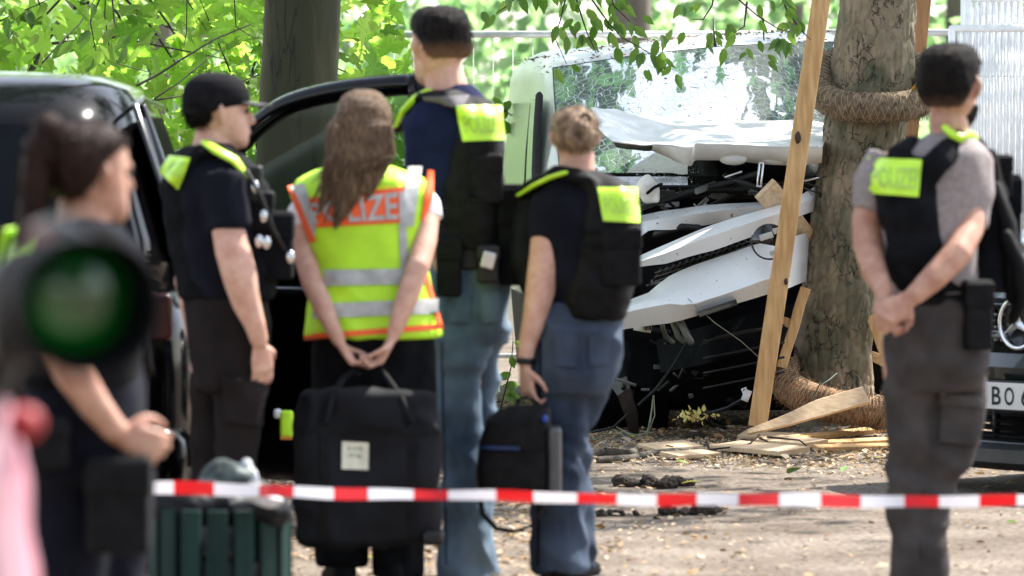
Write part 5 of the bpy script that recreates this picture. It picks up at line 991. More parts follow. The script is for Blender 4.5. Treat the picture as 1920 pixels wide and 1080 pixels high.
def longhair(mb):
    sp = C.p
    mb.tube([sp(672, 235, -.10), sp(668, 300, -.13), (sp(655, 350, -.155)), sp(640, 395, -.16), sp(627, 428, -.16)], [.095, .085, .055, .030, .008], 16, flat=.36, up=Vector((0, 1, 0)))
    mb.tube([sp(700, 230, -.08), sp(712, 280, -.11), sp(716, 302, -.13), sp(700, 345, -.155), sp(685, 378, -.15)], [.06, .05, .035, .02, .006], 12, flat=.4, up=Vector((0, 1, 0)))
    mb.tube([sp(645, 240, -.08), sp(636, 300, -.12), sp(618, 350, -.15), sp(596, 400, -.155)], [.06, .05, .028, .006], 12, flat=.4, up=Vector((0, 1, 0)))
    for i in range(60):
        x = random.uniform(625, 735); t = (x - 680) / 55; e = random.uniform(300, 425 if x < 700 else 330)
        mb2.tube([sp(x, 235, -.13), sp(x + 6 * t, 290, -.15), sp(x - 14 + 8 * t, (e + 290) / 2, -.17), sp(x - 34 + 10 * t + random.uniform(-8, 8), e, -.17)], [.004, .005, .004, .001], 5)
mb2 = MB(); hh = C.hair(M_hair_br, hp, longhair, tuft=.3, voxel=.006, amp=.002, sc=(40, 40, 5))
build(mb2, 'strands', M_hair_br, hh)

# ---- tall man in navy shirt and jeans
D = Person(19.2, 870, 'tallest man, short dark hair, navy shirt, black vest and blue jeans')
D.head(822, 160, 18, -28, [(842, 190, 0, 44), (838, 165, 0, 40), (832, 140, 0, 38), (828, 115, 0, 36)], hw=1.02)
D.torso(D.body, [(180, 800, 890, .06, 0, 2.2), (205, 770, 930, .1, 0, 2.5), (300, 775, 930, .12, 0, 2.5), (460, 800, 930, .11, 0, 2.5), (560, 815, 940, .12, 0, 2.5)])
D.tub(D.body, [(862, 560, -.02, 48), (862, 700, 0, 40), (868, 860, 0, 32), (870, 1080, 0, 22), (870, 1140, 0, 20)]); D.tub(D.body, [(905, 600, .12, 36), (896, 700, .18, 28), (886, 860, .2, 22), (886, 1100, .2, 18)])
D.tub(D.body, [(800, 236, .0, 26), (800, 300, -.02, 30), (815, 360, -.02, 26), (812, 400, -.02, 23), (785, 440, .1, 20), (745, 455, .22, 15)])
D.hand(D.p(742, 456, .23), Vector((-.8, .5, .05)), Vector((.2, .3, -.8)), 1, curl=(.6, .8, .5))
D.tub(D.body, [(905, 240, .05, 24), (905, 330, .14, 26), (895, 400, .22, 20), (870, 430, .3, 18)])
D.finish()
mb = MB(); D.torso(mb, [(158, 815, 885, .062, 0, 2.2), (176, 805, 905, .08, 0, 2.3), (196, 775, 925, .11, 0, 2.5), (230, 762, 935, .13, 0, 2.6), (330, 780, 935, .135, 0, 2.6), (470, 820, 940, .125, 0, 2.5)])
D.tub(mb, [(800, 222, 0, 42), (797, 260, -.01, 44), (800, 300, -.02, 42), (812, 335, -.02, 38)], rnd=False); D.tub(mb, [(902, 225, .05, 34), (905, 300, .13, 34), (902, 340, .14, 32)])
D.cloth(mb, 'shirt', M_navy, amp=.012, sc=(5, 5, 5))
mb = MB(); D.torso(mb, [(176, 850, 890, .06, 0, 2.2), (190, 840, 922, .10, -.01, 2.6), (215, 848, 940, .145, -.01, 3), (260, 842, 943, .155, -.01, 3.2), (340, 828, 945, .16, -.01, 3.2), (420, 818, 942, .16, -.01, 3), (466, 818, 940, .15, -.01, 3)])
mb.tube([D.p(745, 240, .12), D.p(770, 205, .05), D.p(800, 180, -.03), D.p(850, 182, -.11), D.p(872, 205, -.13)], [.03, .04, .05, .06, .06], 12, flat=.35, up=Vector((0, 0, 1)))
v, bv = D.cloth(mb, 'vest', M_blk2, amp=.010, sc=(4, 4, 9), smooth=3)
pt = D.quad('patch', M_hivP, bv, [(855, 199), (940, 198), (946, 262), (868, 265)], parent=v, off=.008, solid=.006)
D.text('POLIZEI', M_reflP, bv, [(866, 216), (936, 215), (939, 248), (874, 250)], parent=pt, off=.018, bold=.01)
D.quad('lining', M_grey2, bv, [(792, 182), (880, 178), (868, 200), (800, 200)], parent=v, off=.006)
mb = MB(); mb.tube([D.p(742, 236, .06), D.p(756, 208, .02), D.p(780, 184, -.03), D.p(803, 172, -.06)], [.010, .016, .02, .02], 8, flat=.5, up=Vector((0, 0, 1))); build(mb, 'shoulder_strip', M_hivP, v)
for py in (300, 330, 360): D.quad('webbing', M_blk, bv, [(880, py), (940, py), (940, py + 12), (880, py + 12)], parent=v, off=.006, solid=.004)
pouch('pocket', D.p(912, 335, -.165), .11, .03, .17, M_blk2, v)
D.cloth(D.torso(MB(), [(440, 822, 938, .13, 0, 2.5), (480, 815, 945, .13, 0, 2.6), (505, 812, 948, .135, 0, 2.6)]), 'belt', M_plast, amp=.001)
pouch('holster', D.p(842, 500, -.15), .085, .07, .2, M_blk2, D.root); pouch('belt_pouch', D.p(916, 495, -.16), .075, .05, .13, M_plast, D.root)
mb = MB(); mb.box(D.p(916, 488, -.19), .045, .01, .055, Matrix.Rotation(.25, 3, 'Y')); build(mb, 'buckle', M_metal, D.root, bevel=.004)
mb = MB(); D.torso(mb, [(478, 816, 942, .12, 0, 2.6), (520, 815, 950, .13, 0, 2.6), (580, 815, 953, .145, 0, 2.6), (640, 818, 950, .13, .03, 2.5)])
D.tub(mb, [(868, 600, -.03, 56), (858, 700, -.02, 46), (862, 800, 0, 43), (874, 900, 0, 46), (877, 1000, 0, 50), (876, 1120, 0, 54), (876, 1190, 0, 55)], rnd=False); D.tub(mb, [(905, 600, .1, 48), (896, 700, .18, 38), (888, 800, .2, 34), (885, 900, .2, 34), (888, 1100, .2, 36)], rnd=False)
jo, jb = D.cloth(mb, 'jeans', M_jeans, amp=.024, sc=(4, 4, 7), seed=4)
for q_ in ([(838, 548), (882, 550), (880, 606), (858, 618), (838, 602)],): D.quad('back_pocket', M_jeans, jb, q_[:3] + [q_[4]], parent=jo, off=.008, solid=.006)
D.quad('back_pocket', M_jeans, jb, [(900, 550), (938, 546), (938, 602), (902, 606)], parent=jo, off=.008, solid=.006)
D.quad('side_seam', M_jeans2, jb, [(826, 640), (829, 640), (838, 1060), (834, 1060)], parent=jo, off=.004, nx=2, ny=24)
D.shoes([(872, 0, -8), (890, .2, 10)])
D.hair(tuft=.5, m=fade_hair('faded_dark_hair', (.007, .005, .004), (.16, .085, .055), D.hl(.40, 0).z, D.hl(.60, 0).z), hw=1.02, amp=.003, prof=[(.36, -.050, -.095, .062), (.44, -.030, -.107, .076), (.52, -.015, -.114, .081), (.60, .02, -.117, .0835), (.70, .065, -.118, .085), (.80, .094, -.118, .085), (.90, .094, -.110, .079), (.98, .075, -.092, .067), (1.03, .045, -.06, .045), (1.045, .01, -.035, .02)])

# ---- woman with a bun
E = Person(18.95, 1070, 'woman with blonde hair in a bun, black vest and jeans, carrying a small black bag', M_skin)
E.head(1078, 312, 203, -4, [(1082, 335, 0, 36), (1082, 310, 0, 34), (1082, 285, 0, 32)], hw=1.08)
E.torso(E.body, [(330, 1050, 1120, .06, 0, 2.2), (360, 1010, 1170, .10, 0, 2.5), (450, 1020, 1180, .12, 0, 2.5), (560, 1040, 1160, .11, 0, 2.5), (640, 1030, 1150, .13, 0, 2.5)])
E.tub(E.body, [(1050, 650, 0, 48), (1045, 800, 0, 38), (1045, 1000, 0, 26), (1045, 1070, 0, 20)]); E.tub(E.body, [(1100, 670, .06, 34), (1074, 800, .1, 24), (1076, 900, .1, 22), (1083, 1070, .08, 18)])
E.tub(E.body, [(1046, 388, -.01, 26), (1028, 440, -.04, 33), (1024, 480, -.05, 32), (1014, 540, -.07, 29), (1002, 600, -.08, 23), (988, 650, -.09, 17), (984, 680, -.09, 15)])
E.tub(E.body, [(1165, 380, .08, 30), (1170, 460, .15, 26), (1150, 520, .25, 20), (1110, 540, .35, 16)])
E.hand(E.p(984, 688, -.09), Vector((.12, -.02, -1)), Vector((.8, .5, 0)), 1, curl=(.35, .9, .9), size=.93, thumb=.5)
E.finish()
mb = MB(); E.torso(mb, [(322, 1055, 1112, .062, 0, 2.2), (340, 1030, 1150, .09, 0, 2.4), (370, 1005, 1180, .12, 0, 2.5), (450, 1010, 1180, .13, 0, 2.5), (580, 1040, 1160, .12, 0, 2.5)])
E.tub(mb, [(1042, 375, -.01, 44), (1032, 415, -.03, 41), (1029, 450, -.04, 38)], rnd=False); E.tub(mb, [(1165, 370, .06, 34), (1172, 440, .12, 32)])
E.cloth(mb, 'shirt', M_dknavy, amp=.007, sc=(5, 5, 5))
mb = MB(); E.torso(mb, [(318, 1050, 1122, .065, 0, 2.2), (336, 1065, 1160, .11, -.01, 2.6), (360, 1095, 1190, .15, -.01, 3), (420, 1088, 1200, .165, -.01, 3.2), (500, 1075, 1194, .165, -.01, 3), (560, 1055, 1180, .155, -.01, 3), (596, 1060, 1170, .14, -.01, 2.8)])
E.torso(mb, [(345, 985, 1050, .06, .12, 2.5), (390, 962, 1060, .1, .14, 3), (480, 955, 1070, .12, .12, 3), (560, 985, 1100, .12, .08, 3)])
mb.tube([E.p(975, 372, .1), E.p(1010, 342, .0), E.p(1050, 322, -.06), E.p(1100, 335, -.1)], [.04, .045, .05, .05], 12, flat=.4, up=Vector((0, 0, 1)))
v, bv = E.cloth(mb, 'vest', M_blk2, amp=.010, sc=(4, 4, 9), smooth=3)
pt = E.quad('patch', M_hivP, bv, [(1120, 352), (1194, 352), (1199, 418), (1131, 414)], parent=v, off=.008, solid=.006)
E.text('POLIZEI', M_reflP, bv, [(1130, 370), (1190, 370), (1193, 400), (1136, 398)], parent=pt, off=.018, bold=.01)
mb = MB(); mb.tube([E.p(972, 366, .02), E.p(1000, 348, -.06), E.p(1030, 333, -.11), E.p(1058, 324, -.13)], [.009, .012, .014, .014], 8, flat=.5, up=Vector((0, 0, 1))); build(mb, 'shoulder_strip', M_hivP, v)
pouch('pocket', E.p(1165, 480, -.165), .13, .035, .2, M_blk2, v); pouch('pouch', E.p(968, 440, .16), .12, .12, .34, M_blk, v); pouch('radio', E.p(982, 368, .2), .05, .04, .08, M_plast, v, flap=False)
for py in (430, 455): E.quad('webbing', M_blk, bv, [(1092, py), (1125, py), (1125, py + 9), (1092, py + 9)], parent=v, off=.006, solid=.004)
mb = MB(); E.torso(mb, [(570, 1030, 1160, .11, 0, 2.6), (600, 1015, 1162, .13, .0, 2.6), (640, 1005, 1166, .155, 0, 2.5), (690, 1003, 1160, .15, 0, 2.4), (740, 1003, 1132, .12, 0, 2.4)])
E.tub(mb, [(1052, 720, 0, 50), (1048, 800, 0, 48), (1046, 900, 0, 46), (1050, 1000, 0, 50), (1054, 1072, 0, 54)], rnd=False); E.tub(mb, [(1105, 700, .06, 48), (1072, 800, .1, 34), (1075, 900, .1, 32), (1082, 1000, .08, 34), (1085, 1068, .08, 34)], rnd=False)
jo, jb = E.cloth(mb, 'jeans', M_jeans2, amp=.020, sc=(4, 4, 7), seed=9)
E.quad('back_pocket', M_jeans2, jb, [(1040, 625), (1085, 628), (1082, 690), (1042, 686)], parent=jo, off=.008, solid=.006); E.quad('back_pocket', M_jeans2, jb, [(1104, 628), (1146, 624), (1142, 682), (1106, 688)], parent=jo, off=.008, solid=.006)
E.quad('side_seam', M_blk, jb, [(1012, 640), (1015, 640), (1010, 1060), (1007, 1060)], parent=jo, off=.004, nx=2, ny=24)
E.shoes([(1048, 0, -8), (1085, .1, 14)])
mb = MB(); w0, w1 = E.p(985, 671, -.09), E.p(984, 683, -.09); mb.tube([w0, w1], .033, 16, rnd=False); build(mb, 'watch', M_plast, E.root)
hp = [(.28, -.050, -.090, .052), (.36, -.030, -.104, .072), (.46, -.005, -.112, .081), (.56, .02, -.117, .085), (.66, .05, -.119, .087), (.76, .088, -.115, .084), (.86, .086, -.102, .076), (.94, .062, -.08, .060), (1.0, .028, -.055, .038), (1.02, .0, -.035, .018)]
def bun(mb):
    c = E.hl(.55, -.145, .005); mb.ball(c, .052, 1.05, .75, 1.05)
    for i in range(7):
        a = i * .9; mb.tube([c + Vector((math.cos(a) * .045, -.02, math.sin(a) * .045)), c + Vector((math.cos(a + .8) * .035, -.04, math.sin(a + .8) * .035)), c + Vector((math.cos(a + 1.7) * .02, -.045, math.sin(a + 1.7) * .02))], [.012, .015, .01], 8)
E.hair(M_hair_bl, hp, bun, amp=.004, sc=(18, 18, 18), hw=1.06)
mb = MB(); c = E.hl(.80, -.118, .03)
for i in range(12):
    a = i / 12 * 6.283; b = (i + 1) / 12 * 6.283; mb.tube([c + Vector((math.cos(a) * .018, 0, math.sin(a) * .018)), c + Vector((math.cos(b) * .018, 0, math.sin(b) * .018))], .006, 6)
build(mb, 'hair_tie', M_blk, E.root)

# ---- man in grey shirt with hands behind his back
Fp = Person(18.0, 1750, 'bearded man in grey T-shirt and black vest, hands clasped behind his back', M_skin2)
Fp.head(1783, 238, 88, 24, [(1782, 275, 0, 42), (1780, 250, 0, 38), (1778, 220, 0, 36), (1777, 190, 0, 34)], hw=1.0, jaw=1.1)
Fp.torso(Fp.body, [(262, 1735, 1830, .07, 0, 2.2), (290, 1690, 1840, .1, 0, 2.5), (400, 1650, 1820, .13, 0, 2.5), (540, 1675, 1820, .12, 0, 2.5), (600, 1680, 1840, .12, 0, 2.5)])
Fp.tub(Fp.body, [(1700, 640, 0, 50), (1700, 800, 0, 34), (1700, 1000, 0, 24), (1705, 1140, 0, 20)]); Fp.tub(Fp.body, [(1790, 640, .05, 50), (1775, 800, .05, 36), (1745, 1000, 0, 26), (1740, 1150, 0, 20)])
Fp.tub(Fp.body, [(1664, 306, 0, 24), (1636, 360, -.02, 27), (1625, 410, -.03, 28), (1627, 460, -.05, 28), (1640, 510, -.12, 24), (1658, 545, -.19, 18)])
Fp.tub(Fp.body, [(1812, 306, 0, 26), (1822, 370, -.03, 30), (1816, 430, -.09, 29), (1795, 475, -.17, 28), (1752, 520, -.215, 25), (1714, 555, -.235, 19)])
Fp.hand(Fp.p(1655, 548, -.20), Vector((.35, -.1, -.75)), Vector((.5, -.8, .1)), 1, curl=(.5, .8, .6), size=1.05)
Fp.hand(Fp.p(1706, 560, -.24), Vector((-.75, -.1, -.55)), Vector((-.2, .8, -.3)), 1, curl=(.8, 1.0, .8), size=1.08)
Fp.finish()
mb = MB(); Fp.torso(mb, [(246, 1745, 1812, .06, 0, 2.2), (262, 1725, 1830, .085, 0, 2.3), (285, 1672, 1852, .12, 0, 2.5), (330, 1650, 1850, .14, 0, 2.6), (440, 1650, 1830, .145, 0, 2.6), (562, 1670, 1835, .13, 0, 2.5)])
Fp.tub(mb, [(1665, 300, 0, 42), (1640, 345, -.02, 38), (1628, 395, -.03, 32)], rnd=False); Fp.tub(mb, [(1815, 300, 0, 46), (1820, 360, -.02, 43), (1812, 425, -.04, 38)], rnd=False)
Fp.cloth(mb, 'shirt', M_grey, amp=.008, sc=(5, 5, 5), seed=2)
mb = MB(); Fp.torso(mb, [(296, 1645, 1770, .12, -.01, 2.6), (330, 1632, 1755, .155, -.015, 3.2), (400, 1642, 1758, .165, -.015, 3.2), (470, 1658, 1775, .16, -.01, 3), (520, 1664, 1800, .15, 0, 3), (548, 1670, 1835, .15, 0, 3)])
Fp.torso(mb, [(280, 1830, 1870, .08, .14, 2.6), (350, 1830, 1885, .12, .16, 3), (460, 1820, 1890, .13, .14, 3), (545, 1790, 1885, .13, .1, 3)])
mb.tube([Fp.p(1690, 330, -.14), Fp.p(1685, 285, -.12), Fp.p(1712, 258, -.04)], [.045, .04, .025], 12, flat=.4, up=Vector((0, 1, 0)))
mb.tube([Fp.p(1735, 330, -.15), Fp.p(1765, 295, -.15), Fp.p(1800, 262, -.06), Fp.p(1840, 268, .04), Fp.p(1858, 300, .12)], [.045, .042, .038, .04, .04], 12, flat=.4, up=Vector((0, 1, 0)))
v, bv = Fp.cloth(mb, 'vest', M_blk, amp=.010, sc=(4, 4, 9), smooth=3)
pt = Fp.quad('patch', M_hivP, bv, [(1628, 295), (1728, 300), (1722, 369), (1630, 362)], parent=v, off=.008, solid=.006)
Fp.text('POLIZEI', M_reflP, bv, [(1632, 311), (1722, 315), (1718, 356), (1634, 350)], parent=pt, off=.018, bold=.012)
mb = MB(); mb.tube([Fp.p(1770, 238, -.08), Fp.p(1785, 252, -.10), Fp.p(1802, 260, -.10), Fp.p(1822, 252, -.05), Fp.p(1832, 262, .02)], [.010, .013, .015, .012, .01], 8, flat=.5, up=Vector((0, 1, 0))); build(mb, 'shoulder_strip', M_hivP, v)
pouch('pouch', Fp.p(1878, 420, .2), .12, .12, .32, M_blk, v); pouch('pocket', Fp.p(1880, 330, .16), .06, .09, .14, M_blk2, v)
mb = MB()
for q in ([(1868, 350, .05), (1890, 420, .02), (1900, 500, .0), (1895, 560, .02)], [(1888, 440, -.02), (1912, 500, -.02), (1916, 560, 0), (1900, 600, .02)]): mb.tube([Fp.p(*a) for a in q], [.02, .028, .028, .018], 10)
build(mb, 'sling', M_blk2, v)
Fp.cloth(Fp.torso(MB(), [(548, 1664, 1846, .14, 0, 2.7), (572, 1662, 1850, .145, 0, 2.7)]), 'belt', M_blk2, amp=.001)
pouch('holster', Fp.p(1832, 590, -.13), .09, .08, .22, M_blk2, Fp.root, yaw=.2); 
mb = MB(); Fp.torso(mb, [(560, 1666, 1848, .13, 0, 2.6), (620, 1660, 1855, .15, 0, 2.6), (680, 1660, 1852, .15, 0, 2.5), (730, 1664, 1845, .13, .02, 2.5)])
Fp.tub(mb, [(1712, 700, -.01, 52), (1708, 800, -.01, 42), (1702, 880, 0, 38), (1697, 950, 0, 36), (1705, 1060, 0, 34), (1712, 1150, 0, 38), (1712, 1180, 0, 40)], rnd=False)
Fp.tub(mb, [(1795, 700, .04, 58), (1788, 780, .04, 55), (1772, 860, .03, 46), (1748, 930, .02, 38), (1738, 1000, .01, 36), (1740, 1080, 0, 36), (1742, 1170, 0, 40)], rnd=False)
tr, tbv = Fp.cloth(mb, 'trousers', M_tro, amp=.018, sc=(4, 4, 7), seed=5)
Fp.quad('pocket', M_tro, tbv, [(1770, 740), (1846, 748), (1836, 836), (1764, 830)], parent=tr, off=.012, solid=.012); Fp.quad('pocket_flap', M_tro, tbv, [(1764, 738), (1850, 746), (1848, 766), (1764, 758)], parent=tr, off=.026, solid=.008)
Fp.shoes([(1712, 0, -10), (1742, .02, 20)])
Fp.hair(tuft=.45, m=fade_hair('short_dark_hair', (.007, .005, .004), (.09, .05, .035), Fp.hl(.26, 0).z, Fp.hl(.42, 0).z), amp=.0035, prof=[(.26, -.050, -.088, .055), (.34, -.035, -.103, .072), (.42, -.02, -.112, .081), (.50, -.005, -.118, .085), (.60, .02, -.121, .088), (.70, .065, -.122, .0895), (.80, .096, -.120, .088), (.90, .094, -.110, .081), (.98, .070, -.092, .067), (1.03, .040, -.06, .045), (1.045, .01, -.035, .02)])
mb = MB(); secs = [(Fp.hl(u, .035), Fp.hr * w * Fp.hk, Fp.hf * d * Fp.hk, 2.25) for u, d, w in ((-.02, .050, .035), (.05, .064, .050), (.12, .066, .060), (.2, .062, .068), (.28, .050, .073))]; mb.loft(secs, 22); me = remesh(mb, .006, 3); fold(me, .003, (60, 60, 60)); link('beard', me, M_hair_dk, Fp.root)

# ---- man in a cap, seen from his right side
B = Person(18.4, 420, 'man in black baseball cap and black vest standing by the black car', M_skin)
B.head(412, 277, 142, 74, [(396, 300, 0, 44), (400, 275, 0, 40), (402, 250, 0, 36), (402, 225, 0, 34)], hw=1.0, nose=1.0)
B.torso(B.body, [(280, 350, 440, .09, 0, 2.2), (310, 330, 470, .14, 0, 2.5), (400, 330, 490, .15, 0, 2.5), (540, 350, 490, .14, 0, 2.5), (640, 370, 500, .14, 0, 2.5)])
B.tub(B.body, [(450, 660, -.03, 44), (445, 800, -.04, 34), (440, 1000, -.04, 24), (440, 1110, -.04, 20)]); B.tub(B.body, [(410, 660, .14, 44), (400, 800, .16, 34), (400, 1000, .16, 24), (400, 1120, .16, 20)])
B.tub(B.body, [(418, 350, -.13, 26), (426, 420, -.18, 31), (436, 470, -.2, 33), (450, 520, -.21, 33), (462, 570, -.2, 27), (478, 610, -.19, 20), (486, 640, -.17, 17)])
B.hand(B.p(487, 646, -.16), Vector((.1, .2, -1)), Vector((-.5, .8, 0)), 1, curl=(.3, .4, .3), size=.95)
B.tub(B.body, [(372, 345, .17, 34), (360, 440, .2, 30), (350, 530, .2, 24), (362, 600, .18, 20), (366, 650, .17, 16)])
B.hand(B.p(367, 655, .17), Vector((.1, 0, -1)), Vector((.7, -.4, 0)), -1, curl=(.3, .4, .3), size=.95)
B.finish()
mb = MB(); B.torso(mb, [(270, 362, 434, .07, 0, 2.2), (290, 338, 452, .12, 0, 2.4), (320, 322, 478, .17, 0, 2.5), (400, 326, 492, .175, 0, 2.5), (560, 342, 494, .16, 0, 2.5)])
B.tub(mb, [(420, 335, -.14, 46), (424, 380, -.17, 45), (430, 432, -.19, 41)], rnd=False); B.tub(mb, [(370, 335, .14, 42), (355, 440, .18, 38)])
B.cloth(mb, 'shirt', M_dknavy, amp=.008, sc=(5, 5, 5), seed=7)
mb = MB(); B.torso(mb, [(275, 350, 440, .09, 0, 2.4), (300, 312, 468, .13, 0, 2.6), (350, 300, 500, .14, 0, 3), (420, 310, 514, .145, 0, 3), (500, 326, 520, .15, 0, 3), (560, 338, 512, .155, 0, 3)])
mb.tube([B.p(330, 330, -.12), B.p(372, 285, -.12), B.p(420, 285, -.11), B.p(470, 330, -.12)], [.05, .045, .04, .045], 12, flat=.45, up=Vector((0, 0, 1)))
v, bv = B.cloth(mb, 'vest', M_blk, amp=.010, sc=(4, 4, 9), smooth=3)
pt = B.quad('patch', M_hivP, bv, [(318, 292), (357, 296), (334, 355), (299, 322)], parent=v, off=.008, solid=.006)
B.text('POLIZEI', M_reflP, bv, [(322, 303), (350, 304), (338, 335), (310, 322)], parent=pt, off=.02, bold=.01)
mb = MB(); mb.tube([B.p(386, 268, -.12), B.p(410, 284, -.17), B.p(440, 300, -.18), B.p(464, 330, -.17)], [.020, .024, .022, .012], 10, flat=.45, up=Vector((0, 0, 1))); build(mb, 'shoulder_strip', M_hivP, v)
pouch('pouch', B.p(515, 460, -.04), .12, .16, .22, M_blk, v); pouch('pouch', B.p(490, 395, -.08), .08, .12, .13, M_blk2, v); pouch('radio', B.p(478, 345, -.14), .05, .05, .12, M_plast, v, flap=False)
mb = MB(); mb.tube([B.p(462, 320, -.2), B.p(490, 370, -.2), B.p(512, 430, -.18), B.p(540, 480, -.1)], .008, 8); build(mb, 'cable', M_plast, v)
for x, y in ((478, 350), (494, 405), (500, 455), (486, 452), (545, 482)):
    mb = MB(); mb.ball(B.p(x, y, -.2), .013, 1, .5, 1.6); build(mb, 'clip', M_metal, v)
mb = MB(); B.torso(mb, [(545, 345, 500, .15, 0, 2.6), (600, 350, 503, .165, 0, 2.6), (680, 358, 503, .16, 0, 2.5), (730, 362, 500, .15, 0, 2.5)])
B.tub(mb, [(452, 700, -.06, 50), (448, 790, -.07, 46), (444, 860, -.08, 38), (440, 1000, -.08, 36), (440, 1120, -.08, 38)], rnd=False); B.tub(mb, [(402, 700, .1, 48), (398, 800, .14, 40), (396, 1000, .16, 36), (398, 1120, .16, 38)], rnd=False)
tr, tb = B.cloth(mb, 'trousers', M_tro2, amp=.012, sc=(5, 5, 5), seed=11)
B.quad('pocket', M_tro2, tb, [(415, 705), (494, 720), (490, 800), (420, 790)], parent=tr, off=.012, solid=.012)
B.shoes([(445, -.08, 78), (400, .16, 80)])
B.hair(M_hair_dk, [(.30, -.050, -.085, .055), (.38, -.030, -.100, .073), (.46, -.022, -.108, .079), (.54, -.018, -.112, .081), (.62, -.01, -.113, .082)], amp=.002)
mb = MB(); secs = [(B.hl(u, (a + b) / 2), B.hr * w * B.hk, B.hf * ((a - b) / 2) * B.hk, 2.1) for u, a, b, w in ((.46, -.03, -.120, .080), (.52, .0, -.124, .088), (.60, .098, -.126, .091), (.70, .102, -.126, .092), (.82, .096, -.120, .088), (.93, .078, -.104, .076), (1.01, .048, -.08, .055), (1.05, .0, -.045, .022))]
mb.loft(secs, 28); cap = link('cap', remesh(mb, .006, 4), mat('black_cap_cotton', (.008, .0075, .009), .9, spec=.1, var=.2, scale=30, bump=.2, bscale=200), B.root)
rows = []
for j in range(7):
    a = .07 + j * .016
    rows.append([B.hl(.635 - .010 * j + .012 * (1 - (i / 5) ** 2) , a + .012 - .02 * (i / 5) ** 2 - (.06 * (i / 5) ** 2 if j > 4 else .035 * (i / 5) ** 2), i / 5 * .072) for i in range(-5, 6)])
mb = MB(); mb.grid(rows); build(mb, 'peak', mat('dark_grey_peak', (.014, .014, .016), .8), cap, solid=.006, subs=1)
mb = MB(); mb.ball(B.hl(1.055, -.035), .007); build(mb, 'button', M_blk, cap)

# ---- near woman, strongly out of focus
A = Person(12.9, 150, 'blurred woman with dark ponytail in black clothes, bare forearm held forward', M_skin2)
A.head(170, 420, 232, 52, [(150, 470, 0, 58), (156, 430, 0, 54), (160, 395, 0, 52), (160, 350, 0, 50)], hw=1.0)
A.torso(A.body, [(430, 80, 220, .07, 0, 2.2), (470, 40, 250, .1, 0, 2.4), (620, 50, 250, .13, 0, 2.5), (800, 80, 250, .13, 0, 2.5)])
A.tub(A.body, [(120, 850, 0, 85), (120, 1100, 0, 60), (120, 1300, 0, 45), (120, 1480, 0, 32)]); A.tub(A.body, [(200, 850, .12, 85), (200, 1100, .12, 60), (200, 1300, .12, 45), (200, 1480, .12, 32)])
A.tub(A.body, [(130, 500, -.12, 40), (105, 580, -.2, 42), (112, 660, -.22, 40), (140, 705, -.22, 36), (180, 765, -.2, 30), (215, 808, -.18, 25)])
A.hand(A.p(222, 815, -.17), Vector((.8, .1, -.3)), Vector((-.2, .9, 0)), 1, curl=(.9, 1.1, .8), size=1.0)
A.tub(A.body, [(215, 490, .14, 38), (230, 600, .2, 36), (215, 690, .26, 30), (195, 760, .26, 24)])
A.hand(A.p(194, 764, .26), Vector((.2, .1, -1)), Vector((-.2, -.9, 0)), -1, curl=(.9, 1.1, .8), size=1.0)
A.finish()
mb = MB(); A.torso(mb, [(410, 110, 205, .08, 0, 2.2), (435, 60, 235, .12, 0, 2.4), (480, 20, 262, .15, 0, 2.5), (620, 35, 265, .17, 0, 2.6), (780, 55, 262, .16, 0, 2.6)])
A.tub(mb, [(130, 475, -.13, 62), (105, 560, -.18, 58), (105, 640, -.2, 54)], rnd=False); A.tub(mb, [(222, 480, .12, 52), (240, 640, .2, 48)])
A.cloth(mb, 'shirt', M_dknavy, voxel=.015, amp=.008)
mb = MB(); A.torso(mb, [(420, 95, 215, .1, 0, 2.4), (450, 25, 240, .15, 0, 2.8), (520, -5, 262, .17, 0, 3), (640, 5, 268, .18, 0, 3), (720, 20, 262, .18, 0, 3)])
v, bv = A.cloth(mb, 'vest', M_blk, voxel=.015, amp=.006)
A.quad('patch', M_hivP, bv, [(8, 430), (72, 418), (52, 498), (-15, 520)], parent=v, off=.01, solid=.006)
mb = MB(); A.torso(mb, [(690, 45, 262, .16, 0, 2.6), (800, 40, 272, .18, 0, 2.6), (900, 45, 275, .17, 0, 2.6)])
A.tub(mb, [(125, 870, -.02, 92), (125, 1080, -.02, 75), (125, 1440, -.02, 62)], rnd=False); A.tub(mb, [(200, 870, .1, 90), (200, 1080, .1, 75), (200, 1440, .12, 62)], rnd=False)
A.cloth(mb, 'trousers', M_dknavy, voxel=.016, amp=.012)
pouch('belt_bag', A.p(222, 945, -.16), .14, .1, .22, M_blk2, A.root); pouch('belt_bag', A.p(70, 830, -.2), .14, .1, .12, M_blk2, A.root)
A.shoes([(125, 0, 50), (200, .12, 55)])
def pony(mb):
    mb.ball(A.hl(.93, -.115), .04)
    mb.tube([A.hl(.88, -.12), A.hl(.8, -.145), A.hl(.5, -.155), A.hl(.15, -.165), A.hl(-.2, -.185), A.hl(-.45, -.21)], [.028, .034, .034, .030, .022, .008], 12)
A.hair(M_hair_au, [(.26, -.050, -.090, .055), (.36, -.030, -.106, .074), (.46, .0, -.114, .082), (.56, .02, -.119, .086), (.66, .045, -.121, .088), (.76, .078, -.120, .087), (.86, .082, -.109, .079), (.94, .062, -.086, .064), (1.0, .028, -.06, .042), (1.025, .0, -.035, .02)], pony, voxel=.008)
